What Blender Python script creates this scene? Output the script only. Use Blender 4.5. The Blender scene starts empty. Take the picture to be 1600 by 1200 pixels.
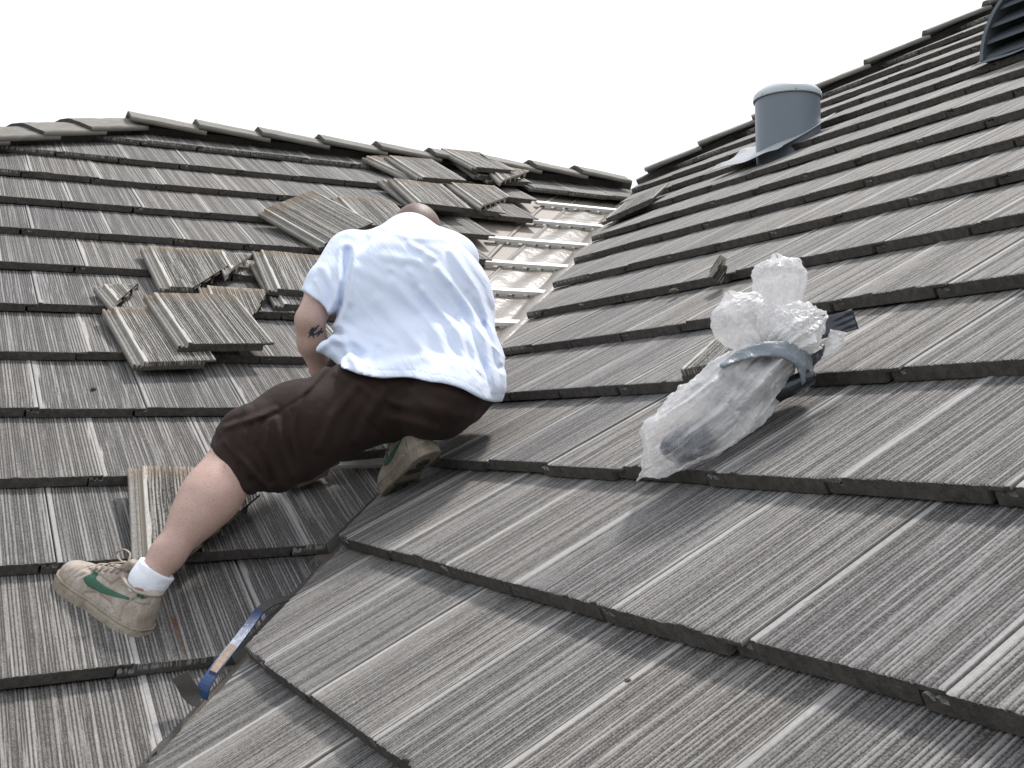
import bpy, bmesh, math, random
import numpy as np
from mathutils import Vector, Matrix
random.seed(7); rng = np.random.default_rng(11)
sc = bpy.context.scene
COL = sc.collection

# ---------------------------------------------------------------- camera
FPX, YAW, PIT, ROL = 1666.5, 1.0781, 0.0375, -0.0123
F = np.array([math.cos(PIT)*math.cos(YAW), math.cos(PIT)*math.sin(YAW), math.sin(PIT)])
_r = np.cross(F, [0, 0, 1.0]); _r /= np.linalg.norm(_r); _u = np.cross(_r, F)
RT = math.cos(ROL)*_r + math.sin(ROL)*_u
UP = -math.sin(ROL)*_r + math.cos(ROL)*_u
cd = bpy.data.cameras.new('camera'); cam = bpy.data.objects.new('camera', cd); COL.objects.link(cam)
cd.sensor_width = 36; cd.lens = FPX/1600*36; cd.clip_start = .05; cd.clip_end = 5000
M = Matrix.Identity(4)
for i in range(3):
    M[i][0] = RT[i]; M[i][1] = UP[i]; M[i][2] = -F[i]
cam.matrix_world = M
sc.camera = cam

# ---------------------------------------------------------------- light
SUN_AZ, SUN_EL = math.radians(31), math.radians(59)       # azimuth counted from +x towards +y
sd = np.array([math.cos(SUN_EL)*math.cos(SUN_AZ), math.cos(SUN_EL)*math.sin(SUN_AZ), math.sin(SUN_EL)])
ld = bpy.data.lights.new('sun', 'SUN'); ld.energy = 3.1; ld.angle = math.radians(7); ld.color = (1, .965, .925)
sun = bpy.data.objects.new('sun', ld); COL.objects.link(sun)
sun.rotation_euler = Vector(sd).to_track_quat('Z', 'Y').to_euler()
w = bpy.data.worlds.new('World'); sc.world = w; w.use_nodes = True
nt = w.node_tree; nt.nodes.clear()
sky = nt.nodes.new('ShaderNodeTexSky'); sky.sky_type = 'NISHITA'; sky.sun_disc = False
sky.sun_elevation = SUN_EL; sky.sun_rotation = math.pi/2 - SUN_AZ
sky.air_density = 1.0; sky.dust_density = 4.0; sky.ozone_density = 1.0
hz = nt.nodes.new('ShaderNodeMixRGB'); hz.inputs[0].default_value = .72
hz.inputs[2].default_value = (13.2, 13.8, 14.6, 1)          # bright overcast haze veiling the blue
bg = nt.nodes.new('ShaderNodeBackground'); bg.inputs[1].default_value = .10
wo = nt.nodes.new('ShaderNodeOutputWorld')
nt.links.new(sky.outputs[0], hz.inputs[1]); nt.links.new(hz.outputs[0], bg.inputs[0]); nt.links.new(bg.outputs[0], wo.inputs[0])
sc.view_settings.view_transform = 'Standard'; sc.view_settings.look = 'None'
sc.view_settings.exposure = 0.07; sc.view_settings.gamma = 1.0
sc.cycles.max_bounces = 8; sc.cycles.transparent_max_bounces = 16

# ---------------------------------------------------------------- roof frame
S = .5737; CS = 1/math.hypot(1, S); SN = S*CS
W, E = .30, .377
OL = np.array([.3062, 3.0452, -.122]); OR = np.array([1.2222, 3.0241, -.0884])
NL = np.array([0, -SN, CS]); NR = np.array([-SN, 0, CS])
UL = np.array([1., 0, 0]); VL = np.array([0, CS, SN])
UR = np.array([0, -1., 0]); VR = np.array([CS, 0, SN])
def ray(px, py): return F + (px-800)/FPX*RT - (py-600)/FPX*UP
def P(px, py, d): return ray(px, py)*d
def hitL(px, py, h=0.): d = ray(px, py); return d*((NL@OL+h)/(NL@d))
def hitR(px, py, h=0.): d = ray(px, py); return d*((NR@OR+h)/(NR@d))
def planeL(x, y, h=0.): return np.array([x, y, OL[2]+S*(y-OL[1])]) + NL*h
def planeR(x, y, h=0.): return np.array([x, y, OR[2]+S*(x-OR[0])]) + NR*h
VC = 1.8816                      # valley line: y = x + VC
RIDGE_Y, HIP_X, HIP_Y = 6.21, .87, 6.21

# ---------------------------------------------------------------- object helpers
def tag(o, label=None, cat=None, group=None, kind=None):
    if label: o['label'] = label
    if cat: o['category'] = cat
    if group: o['group'] = group
    if kind: o['kind'] = kind
    return o
def empty(name, loc=(0, 0, 0)):
    o = bpy.data.objects.new(name, None); COL.objects.link(o); o.location = loc; o.empty_display_size = .1
    return o
def link(name, me, mat=None, parent=None):
    o = bpy.data.objects.new(name, me); COL.objects.link(o)
    if mat is not None:
        for m in (mat if isinstance(mat, (list, tuple)) else [mat]): me.materials.append(m)
    if parent is not None:
        o.parent = parent; o.matrix_parent_inverse = parent.matrix_world.inverted() if parent.type != 'EMPTY' else Matrix.Translation(-Vector(parent.location))
    return o
def mesh_np(name, V, faces, attrs=None, smooth=False, fattr=None):
    """V (n,3); faces list/array; attrs {name:(kind, array)}"""
    me = bpy.data.meshes.new(name)
    V = np.asarray(V, np.float32)
    if isinstance(faces, np.ndarray) and faces.ndim == 2:
        n, k = faces.shape
        me.vertices.add(len(V)); me.vertices.foreach_set('co', V.ravel())
        me.loops.add(n*k); me.loops.foreach_set('vertex_index', faces.astype(np.int32).ravel())
        me.polygons.add(n); me.polygons.foreach_set('loop_start', np.arange(0, n*k, k, dtype=np.int32))
        me.update(calc_edges=True)
    else:
        me.from_pydata(V.tolist(), [], [list(map(int, f)) for f in faces])
    if attrs:
        for k, (t, a) in attrs.items():
            at = me.attributes.new(k, t, 'POINT')
            at.data.foreach_set('vector' if t == 'FLOAT_VECTOR' else 'value', np.asarray(a, np.float32).ravel())
    if smooth: me.polygons.foreach_set('use_smooth', np.ones(len(me.polygons), bool))
    me.validate(); me.update()
    return me

# ---------------------------------------------------------------- materials
def mat_new(name):
    m = bpy.data.materials.new(name); m.use_nodes = True
    nt = m.node_tree; b = nt.nodes['Principled BSDF']
    return m, nt, b
def N(nt, t, **kw):
    n = nt.nodes.new(t)
    for k, v in kw.items():
        if k in ('operation', 'blend_type', 'data_type', 'noise_dimensions', 'attribute_name', 'interpolation', 'feature', 'mapping_type', 'use_clamp', 'clamp'): setattr(n, k, v)
    return n
def math_n(nt, op, a, b=None, c=None, clamp=False):
    n = nt.nodes.new('ShaderNodeMath'); n.operation = op; n.use_clamp = clamp
    for i, v in enumerate((a, b, c)):
        if v is None: continue
        if hasattr(v, 'is_linked') or hasattr(v, 'links'): nt.links.new(v, n.inputs[i])
        else: n.inputs[i].default_value = v
    return n.outputs[0]
def mix(nt, fac, a, b, blend='MIX'):
    n = nt.nodes.new('ShaderNodeMixRGB'); n.blend_type = blend
    for i, v in enumerate((fac, a, b)):
        if hasattr(v, 'links'): nt.links.new(v, n.inputs[i])
        elif i == 0: n.inputs[0].default_value = v
        else: n.inputs[i].default_value = (*v, 1)
    return n.outputs[0]
def noise(nt, vec, scale, detail=3, rough=.5, sx=None):
    n = nt.nodes.new('ShaderNodeTexNoise'); n.inputs['Scale'].default_value = scale
    n.inputs['Detail'].default_value = detail; n.inputs['Roughness'].default_value = rough
    if sx is not None:
        mp = nt.nodes.new('ShaderNodeMapping'); mp.inputs['Scale'].default_value = sx
        nt.links.new(vec, mp.inputs['Vector']); vec = mp.outputs[0]
    if vec is not None: nt.links.new(vec, n.inputs['Vector'])
    return n.outputs[0]
def ramp(nt, v, a, b):
    n = nt.nodes.new('ShaderNodeMapRange'); n.clamp = True
    nt.links.new(v, n.inputs[0]); n.inputs[1].default_value = a; n.inputs[2].default_value = b
    return n.outputs[0]
def bump(nt, b, h, dist, strength=1.0):
    n = nt.nodes.new('ShaderNodeBump'); n.inputs['Strength'].default_value = strength; n.inputs['Distance'].default_value = dist
    nt.links.new(h, n.inputs['Height']); nt.links.new(n.outputs[0], b.inputs['Normal'])
    return n

def tile_material(name, lo=(.070, .065, .061), hi=(.430, .413, .396), rawc=(.33, .325, .31), stainc=(.30, .225, .15), rust=None, r0=.40, r1=1.32):
    m, nt, b = mat_new(name)
    tc = nt.nodes.new('ShaderNodeAttribute'); tc.attribute_name = 'tc'; tc = tc.outputs['Vector']
    def at(k): a = nt.nodes.new('ShaderNodeAttribute'); a.attribute_name = k; return a.outputs['Fac']
    g, st, side, rv = at('groove'), at('stain'), at('side'), at('rnd')
    streak = noise(nt, tc, 1.0, 4, .6, (420, 9, 420))           # fine lines along the tile
    streak2 = noise(nt, tc, 1.0, 3, .6, (150, 5, 150))
    gran = noise(nt, tc, 330, 3, .65)
    blot = noise(nt, tc, 9, 4, .6)
    rough_w = math_n(nt, 'SUBTRACT', 1.25, ramp(nt, g, .45, .95))
    v = math_n(nt, 'ADD', math_n(nt, 'MULTIPLY', g, .74), math_n(nt, 'MULTIPLY', streak, .34))
    v = math_n(nt, 'ADD', v, math_n(nt, 'MULTIPLY', streak2, .10))
    v = math_n(nt, 'ADD', v, math_n(nt, 'MULTIPLY', math_n(nt, 'MULTIPLY', math_n(nt, 'SUBTRACT', gran, .5), rough_w), 1.10))
    v = math_n(nt, 'ADD', v, math_n(nt, 'MULTIPLY', blot, .16))
    v = math_n(nt, 'ADD', v, math_n(nt, 'MULTIPLY', math_n(nt, 'SUBTRACT', noise(nt, tc, 1, 2, .6, (190, 110, 190)), .5), .50))
    f = ramp(nt, v, r0, r1)
    col = mix(nt, f, lo, hi)
    pit = math_n(nt, 'MULTIPLY', ramp(nt, noise(nt, tc, 620, 2, .6), .60, .70), math_n(nt, 'SUBTRACT', rough_w, .25, clamp=True))
    col = mix(nt, math_n(nt, 'MULTIPLY', pit, .75), col, tuple(x*.8 for x in lo))
    # per-tile tint
    tint = nt.nodes.new('ShaderNodeMixRGB'); tint.blend_type = 'MULTIPLY'; tint.inputs[0].default_value = 1
    cr = nt.nodes.new('ShaderNodeValToRGB'); cr.color_ramp.elements[0].color = (.90, .905, .92, 1); cr.color_ramp.elements[1].color = (1.08, 1.06, 1.03, 1)
    nt.links.new(rv, cr.inputs[0]); nt.links.new(col, tint.inputs[1]); nt.links.new(cr.outputs[0], tint.inputs[2])
    col = tint.outputs[0]
    # head of the tile that lay covered: brown dust stain
    sf = math_n(nt, 'MULTIPLY', st, ramp(nt, noise(nt, tc, 30, 3, .6), .25, .6), clamp=True)
    col = mix(nt, math_n(nt, 'MULTIPLY', sf, .8), col, mix(nt, f, (.13, .09, .055), stainc))
    # broken or sawn concrete, channel
    raw = mix(nt, gran, tuple(c*.62 for c in rawc), rawc)
    # butt ends: dark, dirty, a little moss
    dirt = mix(nt, ramp(nt, noise(nt, tc, 55, 4, .7), .35, .7), (.060, .053, .047), (.130, .117, .104))
    dirt = mix(nt, ramp(nt, noise(nt, tc, 22, 3, .6), .58, .75), dirt, (.075, .074, .045))
    sideb = ramp(nt, side, .4, .6)        # side=1 butt, side=.25 raw
    rawm = math_n(nt, 'MULTIPLY', ramp(nt, side, .1, .2), math_n(nt, 'SUBTRACT', 1.0, sideb))
    col = mix(nt, rawm, col, raw); col = mix(nt, sideb, col, dirt)
    if rust is not None:
        ge = nt.nodes.new('ShaderNodeNewGeometry')
        def dot(vec, c0):
            d = nt.nodes.new('ShaderNodeVectorMath'); d.operation = 'DOT_PRODUCT'; nt.links.new(ge.outputs['Position'], d.inputs[0]); d.inputs[1].default_value = tuple(vec)
            return math_n(nt, 'SUBTRACT', d.outputs['Value'], float(c0))
        a, b0 = rust
        du_ = math_n(nt, 'ABSOLUTE', dot(UL, UL@a)); dv_ = dot(VL, VL@a)
        L_ = float((b0-a)@VL)
        wd_ = math_n(nt, 'ADD', math_n(nt, 'MULTIPLY', ramp(nt, dv_, L_, 0.), .010), .002)
        k1 = math_n(nt, 'SUBTRACT', 1.0, math_n(nt, 'DIVIDE', du_, wd_), clamp=True)
        k2 = math_n(nt, 'MULTIPLY', ramp(nt, dv_, L_-.01, L_+.01), ramp(nt, dv_, .01, -.01))
        k3 = math_n(nt, 'MULTIPLY', math_n(nt, 'MULTIPLY', k1, k2), ramp(nt, noise(nt, tc, 60, 3, .6), .25, .6))
        col = mix(nt, math_n(nt, 'MULTIPLY', k3, 1.3, clamp=True), col, (.15, .055, .018))
    nt.links.new(col, b.inputs['Base Color']); b.inputs['Roughness'].default_value = .78
    b.inputs['Specular IOR Level'].default_value = .35
    h = math_n(nt, 'ADD', math_n(nt, 'MULTIPLY', math_n(nt, 'MULTIPLY', gran, rough_w), 1.3), math_n(nt, 'MULTIPLY', streak, .9))
    bump(nt, b, h, .0028, .9)
    return m
M_TILE = tile_material('roof_tile', rust=(hitL(271, 950), hitL(296, 1022)))
M_LOOSE = tile_material('loose_tile', r0=.50, r1=1.24, lo=(.030, .027, .024), hi=(.53, .51, .475), rawc=(.36, .31, .25))

def simple(name, col, rough=.6, bscale=None, bdist=.002, var=.15, metal=0, spec=.5, vscale=8):
    m, nt, b = mat_new(name)
    tcn = nt.nodes.new('ShaderNodeTexCoord'); v = tcn.outputs['Object']
    nz = noise(nt, v, vscale, 4, .6)
    c = mix(nt, nz, tuple(x*(1-var) for x in col), tuple(min(1, x*(1+var)) for x in col))
    nt.links.new(c, b.inputs['Base Color']); b.inputs['Roughness'].default_value = rough
    b.inputs['Metallic'].default_value = metal; b.inputs['Specular IOR Level'].default_value = spec
    if bscale: bump(nt, b, noise(nt, v, bscale, 4, .6), bdist)
    return m

# ---------------------------------------------------------------- tile geometry
TL, TH = .432, .032
def groove_pattern(seed):
    """ridges, fine gaps and rough low bands over the width of a tile -> (height, tone)"""
    r = np.random.default_rng(seed); x = .015; segs = []
    while x < .287:
        if r.random() < .28: wd = r.uniform(.003, .008); hh = r.uniform(.35, .60); tone = r.uniform(.45, .65)
        else: wd = r.uniform(.0030, .0080); hh = r.uniform(.65, 1.0); tone = r.uniform(.80, 1.06)
        gp = r.uniform(.0012, .0026)
        segs.append((x, x+wd, hh, tone)); x += wd+gp
    def f(u):
        h = np.where((u < .013) | (u > .2905), .95, 0.); tn = np.where((u < .013) | (u > .2905), 1.32, 0.)
        for a, b_, hh, tone in segs:
            t = (u-a)/(b_-a); k = np.where((t > 0) & (t < 1), np.clip(np.minimum(t, 1-t)*6, 0, 1)**.6, 0)
            h = np.maximum(h, hh*k); tn = np.maximum(tn, tone*k)
        return h, tn
    return f
PATS = [groove_pattern(s) for s in range(14)]
def vnoise(x, seed):
    xi = np.floor(x).astype(int); t = x-xi; t = t*t*(3-2*t)
    h = lambda n: np.modf(np.abs(np.sin((n+seed*17.13)*12.9898)*43758.5453))[0]
    return h(xi)*(1-t)+h(xi+1)*t
def tile_geo(seed, du=.0026, nv=10, length=TL, gap=.0035, pockets=False, uw=W, channel=True, chip=1.0):
    """one interlocking tile as a closed sweep. local u (0..W, channel to -0.033), v 0..length, n (top 0)"""
    r = random.Random(seed); pat = PATS[seed % len(PATS)]
    ue = uw-gap
    ut = np.arange(.0015, ue-.001, du); ut = np.concatenate([ut, [ue-.0008]])
    if channel: chan = [(-.034, -TH), (-.034, -.011), (-.029, -.0085), (-.024, -.0115), (-.0225, -.0165), (-.0185, -.0165), (-.0165, -.011), (-.0125, -.011), (-.0105, -.0165), (-.0005, -.0172), (0, -.003)]
    else: chan = [(0, -TH), (0, -.003)]
    right = [(ue, -.002), (ue, -.0085), (ue-.036, -.0100), (ue-.039, -TH)]
    base = np.array(chan+[(u, 0) for u in ut]+right)
    nc = len(chan); top = slice(nc, nc+len(ut))
    nr = len(right); ntop = nc+len(ut)+1
    if pockets:
        bt = []
        for c in np.arange(ue-.06, .02, -.052): bt += [(c, -TH), (c-.004, -.0125), (c-.040, -.0125), (c-.044, -TH)]
        base = np.concatenate([base, np.array(bt)])
    M_ = len(base)
    vs = np.concatenate([[0, .0035], np.linspace(.012, length, nv-1)])
    sh = r.random()*100
    V = np.zeros((len(vs), M_, 3)); G = np.ones((len(vs), M_))*.8
    for i, v in enumerate(vs):
        uu = base[:, 0].copy(); nn = base[:, 1].copy()
        wob = .0012*(vnoise(np.array([v*7]), sh)[0]-.5)*2
        h = pat(ut+wob+.0006*(vnoise(ut*60+v*25, sh+3)-.5))
        h, tn = h
        rg = vnoise(ut*130+v*31, sh+5)
        h = h*(.70+.30*rg)
        nn[top] = -.0034*(1-h)
        G[i, top] = tn*(.80+.20*rg)
        G[i, :nc-1] = .75
        if i == 0: nn[top] -= .0012*(.5+vnoise(ut*220, sh+9))
        V[i, :, 0] = uu; V[i, :, 1] = v; V[i, :, 2] = nn
        if pockets and 1 < i < len(vs): pass
    # ragged, slightly chipped lower edge
    jag = (vnoise(ut*260, sh+11)-.5)*.0019*chip
    big = np.clip(vnoise(ut*24, sh+13)-.82, 0, 1)*.03*chip
    for i, k in ((0, 1.), (1, .6)):
        V[i, top, 1] += (jag+big)*k
    V[0, :, 1] += 0
    idx = np.arange(len(vs)*M_).reshape(len(vs), M_)
    a = idx[:-1]; b = idx[1:]
    q = np.stack([a, np.roll(a, -1, 1), np.roll(b, -1, 1), b], -1).reshape(-1, 4)
    Vf = V.reshape(-1, 3); Gf = G.ravel()
    side = np.zeros(len(Vf)).reshape(len(vs), M_)
    side[:, 0] = .25; side[:, ntop:] = .25
    if not channel: side[:, 0:1] = .25
    side = side.ravel()
    # end caps as strips, each on its own vertices
    faces = q; n0 = len(Vf)
    caps = []
    def cap(row, sd_, flip):
        nonlocal Vf, Gf, side, faces
        ring = V[row]; n0 = len(Vf)
        low = np.array([(u, v, -TH) for u, v, n in ring])
        low[:, 1] = vs[row]
        if row == 0:
            for j in range(M_):
                if low[j, 0] > ue-.038: low[j, 2] = -.0095
            rr = ring.copy()
        else: rr = ring.copy(); low[:, 2] = np.where(low[:, 0] > ue-.038, -.010, -TH)
        # order by u along the top chain (skip first and the last two)
        tp = rr[1:ntop]; lo_ = low[1:ntop]
        Vc = np.concatenate([tp, lo_]); m_ = len(tp)
        i0 = n0+np.arange(m_-1)
        f_ = np.stack([i0, i0+m_, i0+m_+1, i0+1], -1)
        if flip: f_ = f_[:, ::-1]
        Vf = np.concatenate([Vf, Vc]); Gf = np.concatenate([Gf, np.full(len(Vc), .5)]); side = np.concatenate([side, np.full(len(Vc), sd_)])
        faces = np.concatenate([faces, f_])
    cap(0, 1.0, False); cap(len(vs)-1, .25, True)
    stain = np.clip((Vf[:, 1]-(E-.01))/.02, 0, 1) if length > .42 else np.zeros(len(Vf))
    return Vf, faces, Gf, side, stain

class Acc:
    def __init__(s): s.V = []; s.F = []; s.n = 0; s.A = {'groove': [], 'side': [], 'stain': [], 'rnd': []}; s.T = []
    def add(s, V, F_, G, side, stain, tc, rnd):
        s.V.append(V); s.F.append(F_+s.n); s.n += len(V); s.T.append(tc)
        for k, a in zip(('groove', 'side', 'stain', 'rnd'), (G, side, stain, np.full(len(V), rnd))): s.A[k].append(a)
    def build(s, name):
        at = {k: ('FLOAT', np.concatenate(v)) for k, v in s.A.items()}; at['tc'] = ('FLOAT_VECTOR', np.concatenate(s.T))
        tri = any(f.shape[1] == 3 for f in s.F)
        return mesh_np(name, np.concatenate(s.V), np.concatenate(s.F), at)

def cut_geo(g, place, planes, tcv, rnd):
    """cut one placed tile by vertical planes [(co, no)], keep the side against no, cap the cut; returns arrays of triangles"""
    Vf, faces, G, side, stain = g
    W_ = place(Vf)
    me = mesh_np('tmp', W_, faces, {'groove': ('FLOAT', G), 'side': ('FLOAT', side), 'stain': ('FLOAT', stain), 'tc': ('FLOAT_VECTOR', tcv)})
    bm = bmesh.new(); bm.from_mesh(me); bpy.data.meshes.remove(me)
    bmesh.ops.remove_doubles(bm, verts=bm.verts, dist=1e-5)
    ls = bm.verts.layers.float['side']; lg = bm.verts.layers.float['groove']; lst = bm.verts.layers.float['stain']; lt = bm.verts.layers.float_vector['tc']
    for co, no in planes:
        r = bmesh.ops.bisect_plane(bm, geom=bm.verts[:]+bm.edges[:]+bm.faces[:], dist=1e-6, plane_co=co, plane_no=no, clear_outer=True)
        ed = [e for e in r['geom_cut'] if isinstance(e, bmesh.types.BMEdge)]
        if ed:
            r2 = bmesh.ops.triangle_fill(bm, edges=ed, use_beauty=False, use_dissolve=False)
            nf = [f for f in r2['geom'] if isinstance(f, bmesh.types.BMFace)]
            if nf:
                r3 = bmesh.ops.split(bm, geom=nf)
                for v in [x for x in r3['geom'] if isinstance(x, bmesh.types.BMVert)]: v[ls] = .25; v[lst] = 0
    bmesh.ops.triangulate(bm, faces=bm.faces[:])
    bm.verts.index_update()
    n = len(bm.verts)
    if n == 0 or len(bm.faces) == 0: bm.free(); return None
    V = np.array([v.co for v in bm.verts]); F_ = np.array([[l.index for l in f.verts] for f in bm.faces])
    out = (V, F_, np.array([v[lg] for v in bm.verts]), np.array([v[ls] for v in bm.verts]), np.array([v[lst] for v in bm.verts]), np.array([v[lt] for v in bm.verts]), rnd)
    bm.free(); return out

ROWSHIFT = {}
def slope_tiles(name, O, U, Vd, Nn, rows, frac, upos, keep, planes_for, skip=lambda k, u: False):
    quads, tris = Acc(), Acc()
    for k in rows:
        a = upos(k)
        for u0 in a:
            c = O + U*(u0+W/2) + Vd*((k+.5)*E)
            st = keep(k, u0)
            if st == 0 or skip(k, u0): continue
            seed = random.randrange(10000)
            dist = c@F
            du, nv = (.0026, 12) if dist < 2.6 else (.003, 8) if dist < 4 else (.0032, 4)
            g = tile_geo(seed, du, nv, length=.432 if k == -1 and Nn is NL else .40, gap=random.uniform(.0025, .006), chip=random.choice([.5, 1, 1, 1.6]))
            drop = (TH+.003)/E
            ju, jv, jn = random.uniform(-.002, .002), random.uniform(-.0045, .0045), random.uniform(-.0028, .0022)
            ang = random.uniform(-.004, .004)
            def place(Vf, u0=u0, k=k, ju=ju, jv=jv, jn=jn, ang=ang):
                uu = Vf[:, 0]+u0+ju - ang*Vf[:, 1]; vv = Vf[:, 1]+k*E+jv + ang*(Vf[:, 0]-W/2); nn = Vf[:, 2]+jn-drop*Vf[:, 1]
                return O + np.outer(uu, U) + np.outer(vv, Vd) + np.outer(nn, Nn)
            rnd = random.random()
            off = np.array([random.random()*40, random.random()*40, 0])
            tcv = g[0]+off
            if st == 1: quads.add(place(g[0]), g[1], g[2], g[3], g[4], tcv, rnd)
            else:
                r = cut_geo((g[0], g[1], g[2], g[3], g[4]), place, planes_for, tcv, rnd)
                if r is not None: tris.add(*r)
    # join the quads and triangles into one mesh
    me = bpy.data.meshes.new(name)
    parts = [a for a in (quads, tris) if a.n]
    Vall = np.concatenate([np.concatenate(a.V) for a in parts]).astype(np.float32)
    q = np.concatenate(quads.F) if quads.n else np.zeros((0, 4), int); ls = [q.ravel()]; tot = [np.full(len(q), 4)]
    if tris.n: t = np.concatenate(tris.F)+quads.n; ls.append(t.ravel()); tot.append(np.full(len(t), 3))
    li = np.concatenate(ls).astype(np.int32); lt = np.concatenate(tot); start = np.concatenate([[0], np.cumsum(lt)[:-1]]).astype(np.int32)
    me.vertices.add(len(Vall)); me.vertices.foreach_set('co', Vall.ravel())
    me.loops.add(len(li)); me.loops.foreach_set('vertex_index', li)
    me.polygons.add(len(lt)); me.polygons.foreach_set('loop_start', start)
    me.update(calc_edges=True)
    for k in ('groove', 'side', 'stain', 'rnd'):
        at = me.attributes.new(k, 'FLOAT', 'POINT'); at.data.foreach_set('value', np.concatenate([np.concatenate(a.A[k]) for a in parts]).astype(np.float32))
    at = me.attributes.new('tc', 'FLOAT_VECTOR', 'POINT'); at.data.foreach_set('vector', np.concatenate([np.concatenate(a.T) for a in parts]).astype(np.float32).ravel())
    me.update()
    return me

house = tag(empty('house', (1.5, 3, -5.6)), 'house roof with two slopes of ribbed grey concrete tiles meeting in a half stripped valley', 'house')

PHL = {-2: -.2936, -1: -.1979, 0: -.2229, 1: -.167, 2: -.0986, 3: -.0227, 4: .1067, 5: .0442, 6: .1528, 7: .177, 8: .2531, 9: .2692}
HALFL = lambda k: .5 if k % 2 == 0 and k <= 8 else 0.
def fracL(k):
    half = {-2: .5, -1: 0, 0: .5, 1: 0, 2: .5, 3: 0, 4: .5, 5: 0, 6: .5, 7: 0, 8: .5, 9: 0}.get(k, .5 if k % 2 else .05)
    return (half+PHL.get(k, -.25)) % 1
PHR = {-2: 3.015, -1: 3.5643, 0: 3.0449, 1: 1.4839, 2: -1.0691, 3: -.6278, 4: -3.1931, 5: .2131}
def fracR(k): return PHR.get(k, (.62 if k % 2 else .05)) % 1
CUT_L, CUT_R = 1.822, 1.696
HS = .68                         # plan slope of the left hip
def xyL(k, u, v=0): return OL[0]+u, OL[1]+(k*E+v)*CS
def keepL(k, u0):
    # corners in plan
    pts = [xyL(k, u0+a, b) for a in (-.034, W) for b in (0, .40)]
    vv = [y-x-CUT_L for x, y in pts]; hh = [HS*(x-HIP_X)-(y-HIP_Y) for x, y in pts]; rr = [RIDGE_Y+.02-y for x, y in pts]
    if max(vv) < 0 or max(hh) < 0 or max(rr) < 0: return 0
    return 1 if min(vv) > 0 and min(hh) > 0 and min(rr) > 0 else 2
def keepR(k, u0):
    pts = [(OR[0]+(k*E+b)*CS, OR[1]-u0-a) for a in (-.034, W) for b in (0, .40)]
    vv = [1.69-(y-1.033*x) for x, y in pts]; hh = [10.54-(x+y) for x, y in pts]
    if max(vv) < 0 or max(hh) < 0: return 0
    return 1 if min(vv) > 0 and min(hh) > 0 else 2
STRIP = {0: .99, 1: 1.2, 2: 1.66, 3: 1.85, 4: 2.02, 5: 2.45, 6: 2.63, 7: 3.08, 8: 3.26}   # tiles taken off right of these x
def skipL(k, u0): return (k in STRIP and OL[0]+u0+W > STRIP[k]+.01) or (k == 9 and OL[0]+u0 > 3.2)
d2 = 1/math.sqrt(2)
meL = slope_tiles('tile_field', OL, UL, VL, NL, range(-5, 10), fracL,
    lambda k: [(i+fracL(k))*W for i in range(-12, 16)], keepL,
    [(planeL(0, CUT_L), Vector((d2, -d2, 0))), (Vector((HIP_X, HIP_Y, 0)), Vector((-HS, 1, 0)).normalized()), (Vector((0, RIDGE_Y+.02, 0)), Vector((0, 1, 0)))], skipL)
# the last tiles of the top row hang a hand lower
meT = slope_tiles('tile_field', OL, UL, VL, NL, (8.735,), fracL, lambda k: [3.35-OL[0]+i*W for i in range(4)], keepL,
    [(planeL(0, CUT_L), Vector((d2, -d2, 0))), (Vector((0, RIDGE_Y+.02, 0)), Vector((0, 1, 0)))])
# a tile of the right slope that has slipped is built on its own below
SLIP = (6,)
meR = slope_tiles('tile_field', OR, UR, VR, NR, range(-6, 18), fracR,
    lambda k: [(j+fracR(k))*W for j in range(-18, 14)], keepR,
    [(Vector((0, 1.69, 0)), Vector((-1.033, 1, 0)).normalized()), (Vector((0, 10.54, 0)), Vector((d2, d2, 0)))])
link('tile_field', meL, M_TILE, house); link('tile_field', meT, M_TILE, house); link('tile_field', meR, M_TILE, house)

# deck, felt and back slopes ---------------------------------------------------
def box_pts(o, a, b, c):   # origin and three edge vectors
    o = np.array(o, float); a, b, c = map(np.array, (a, b, c))
    V = [o, o+a, o+a+b, o+b]; V += [v+c for v in V]
    return V, [(0, 3, 2, 1), (4, 5, 6, 7), (0, 1, 5, 4), (1, 2, 6, 5), (2, 3, 7, 6), (3, 0, 4, 7)]
def prism(name, pts, nrm, th, mat, parent):
    pts = [np.array(p_, float) for p_ in pts]; n = len(pts)
    V = pts+[p_-np.array(nrm)*th for p_ in pts]
    Fc = [tuple(range(n)), tuple(range(2*n-1, n-1, -1))]+[(i, n+i, n+(i+1) % n, (i+1) % n) for i in range(n)]
    me = mesh_np(name, V, Fc)
    bm = bmesh.new(); bm.from_mesh(me); bmesh.ops.recalc_face_normals(bm, faces=bm.faces[:]); bm.to_mesh(me); bm.free()
    return link(name, me, mat, parent)
# ---------------------------------------------------------------- deck, felt, metal valley
M_FELT = simple('felt', (.25, .215, .18), .62, 14, .006, .22, vscale=5)
M_METAL = simple('valley_metal', (.21, .183, .155), .25, 7, .009, .25, spec=.5, vscale=6)
M_BATTEN = simple('batten', (.80, .79, .76), .5, 60, .001, .06)
M_PLAIN = simple('far_slope', (.17, .165, .155), .85, 40, .004, .35, vscale=14)
M_WALL = simple('stucco', (.55, .50, .42), .9, 60, .003)
H = -.072
BOT = 3.6
sl = prism('roof_deck', [planeL(.87, 6.21, H), planeL(-4.6, 2.49, H), planeL(-4.6, .74, H), planeL(-1.14, .74, H), planeL(4.33, 6.21, H)], NL, .02, M_FELT, house)
prism('roof_deck', [planeR(4.33, 6.21, H), planeR(-1.14, .74, H), planeR(-1.14, -3, H), planeR(7.54, -3, H), planeR(7.54, 3.0, H)], NR, .02, M_FELT, house)
zt = planeL(0, 6.21)[2]-.04
def back(pts, nrm): prism('back_slope', pts, nrm, .02, M_PLAIN, house)
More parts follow.
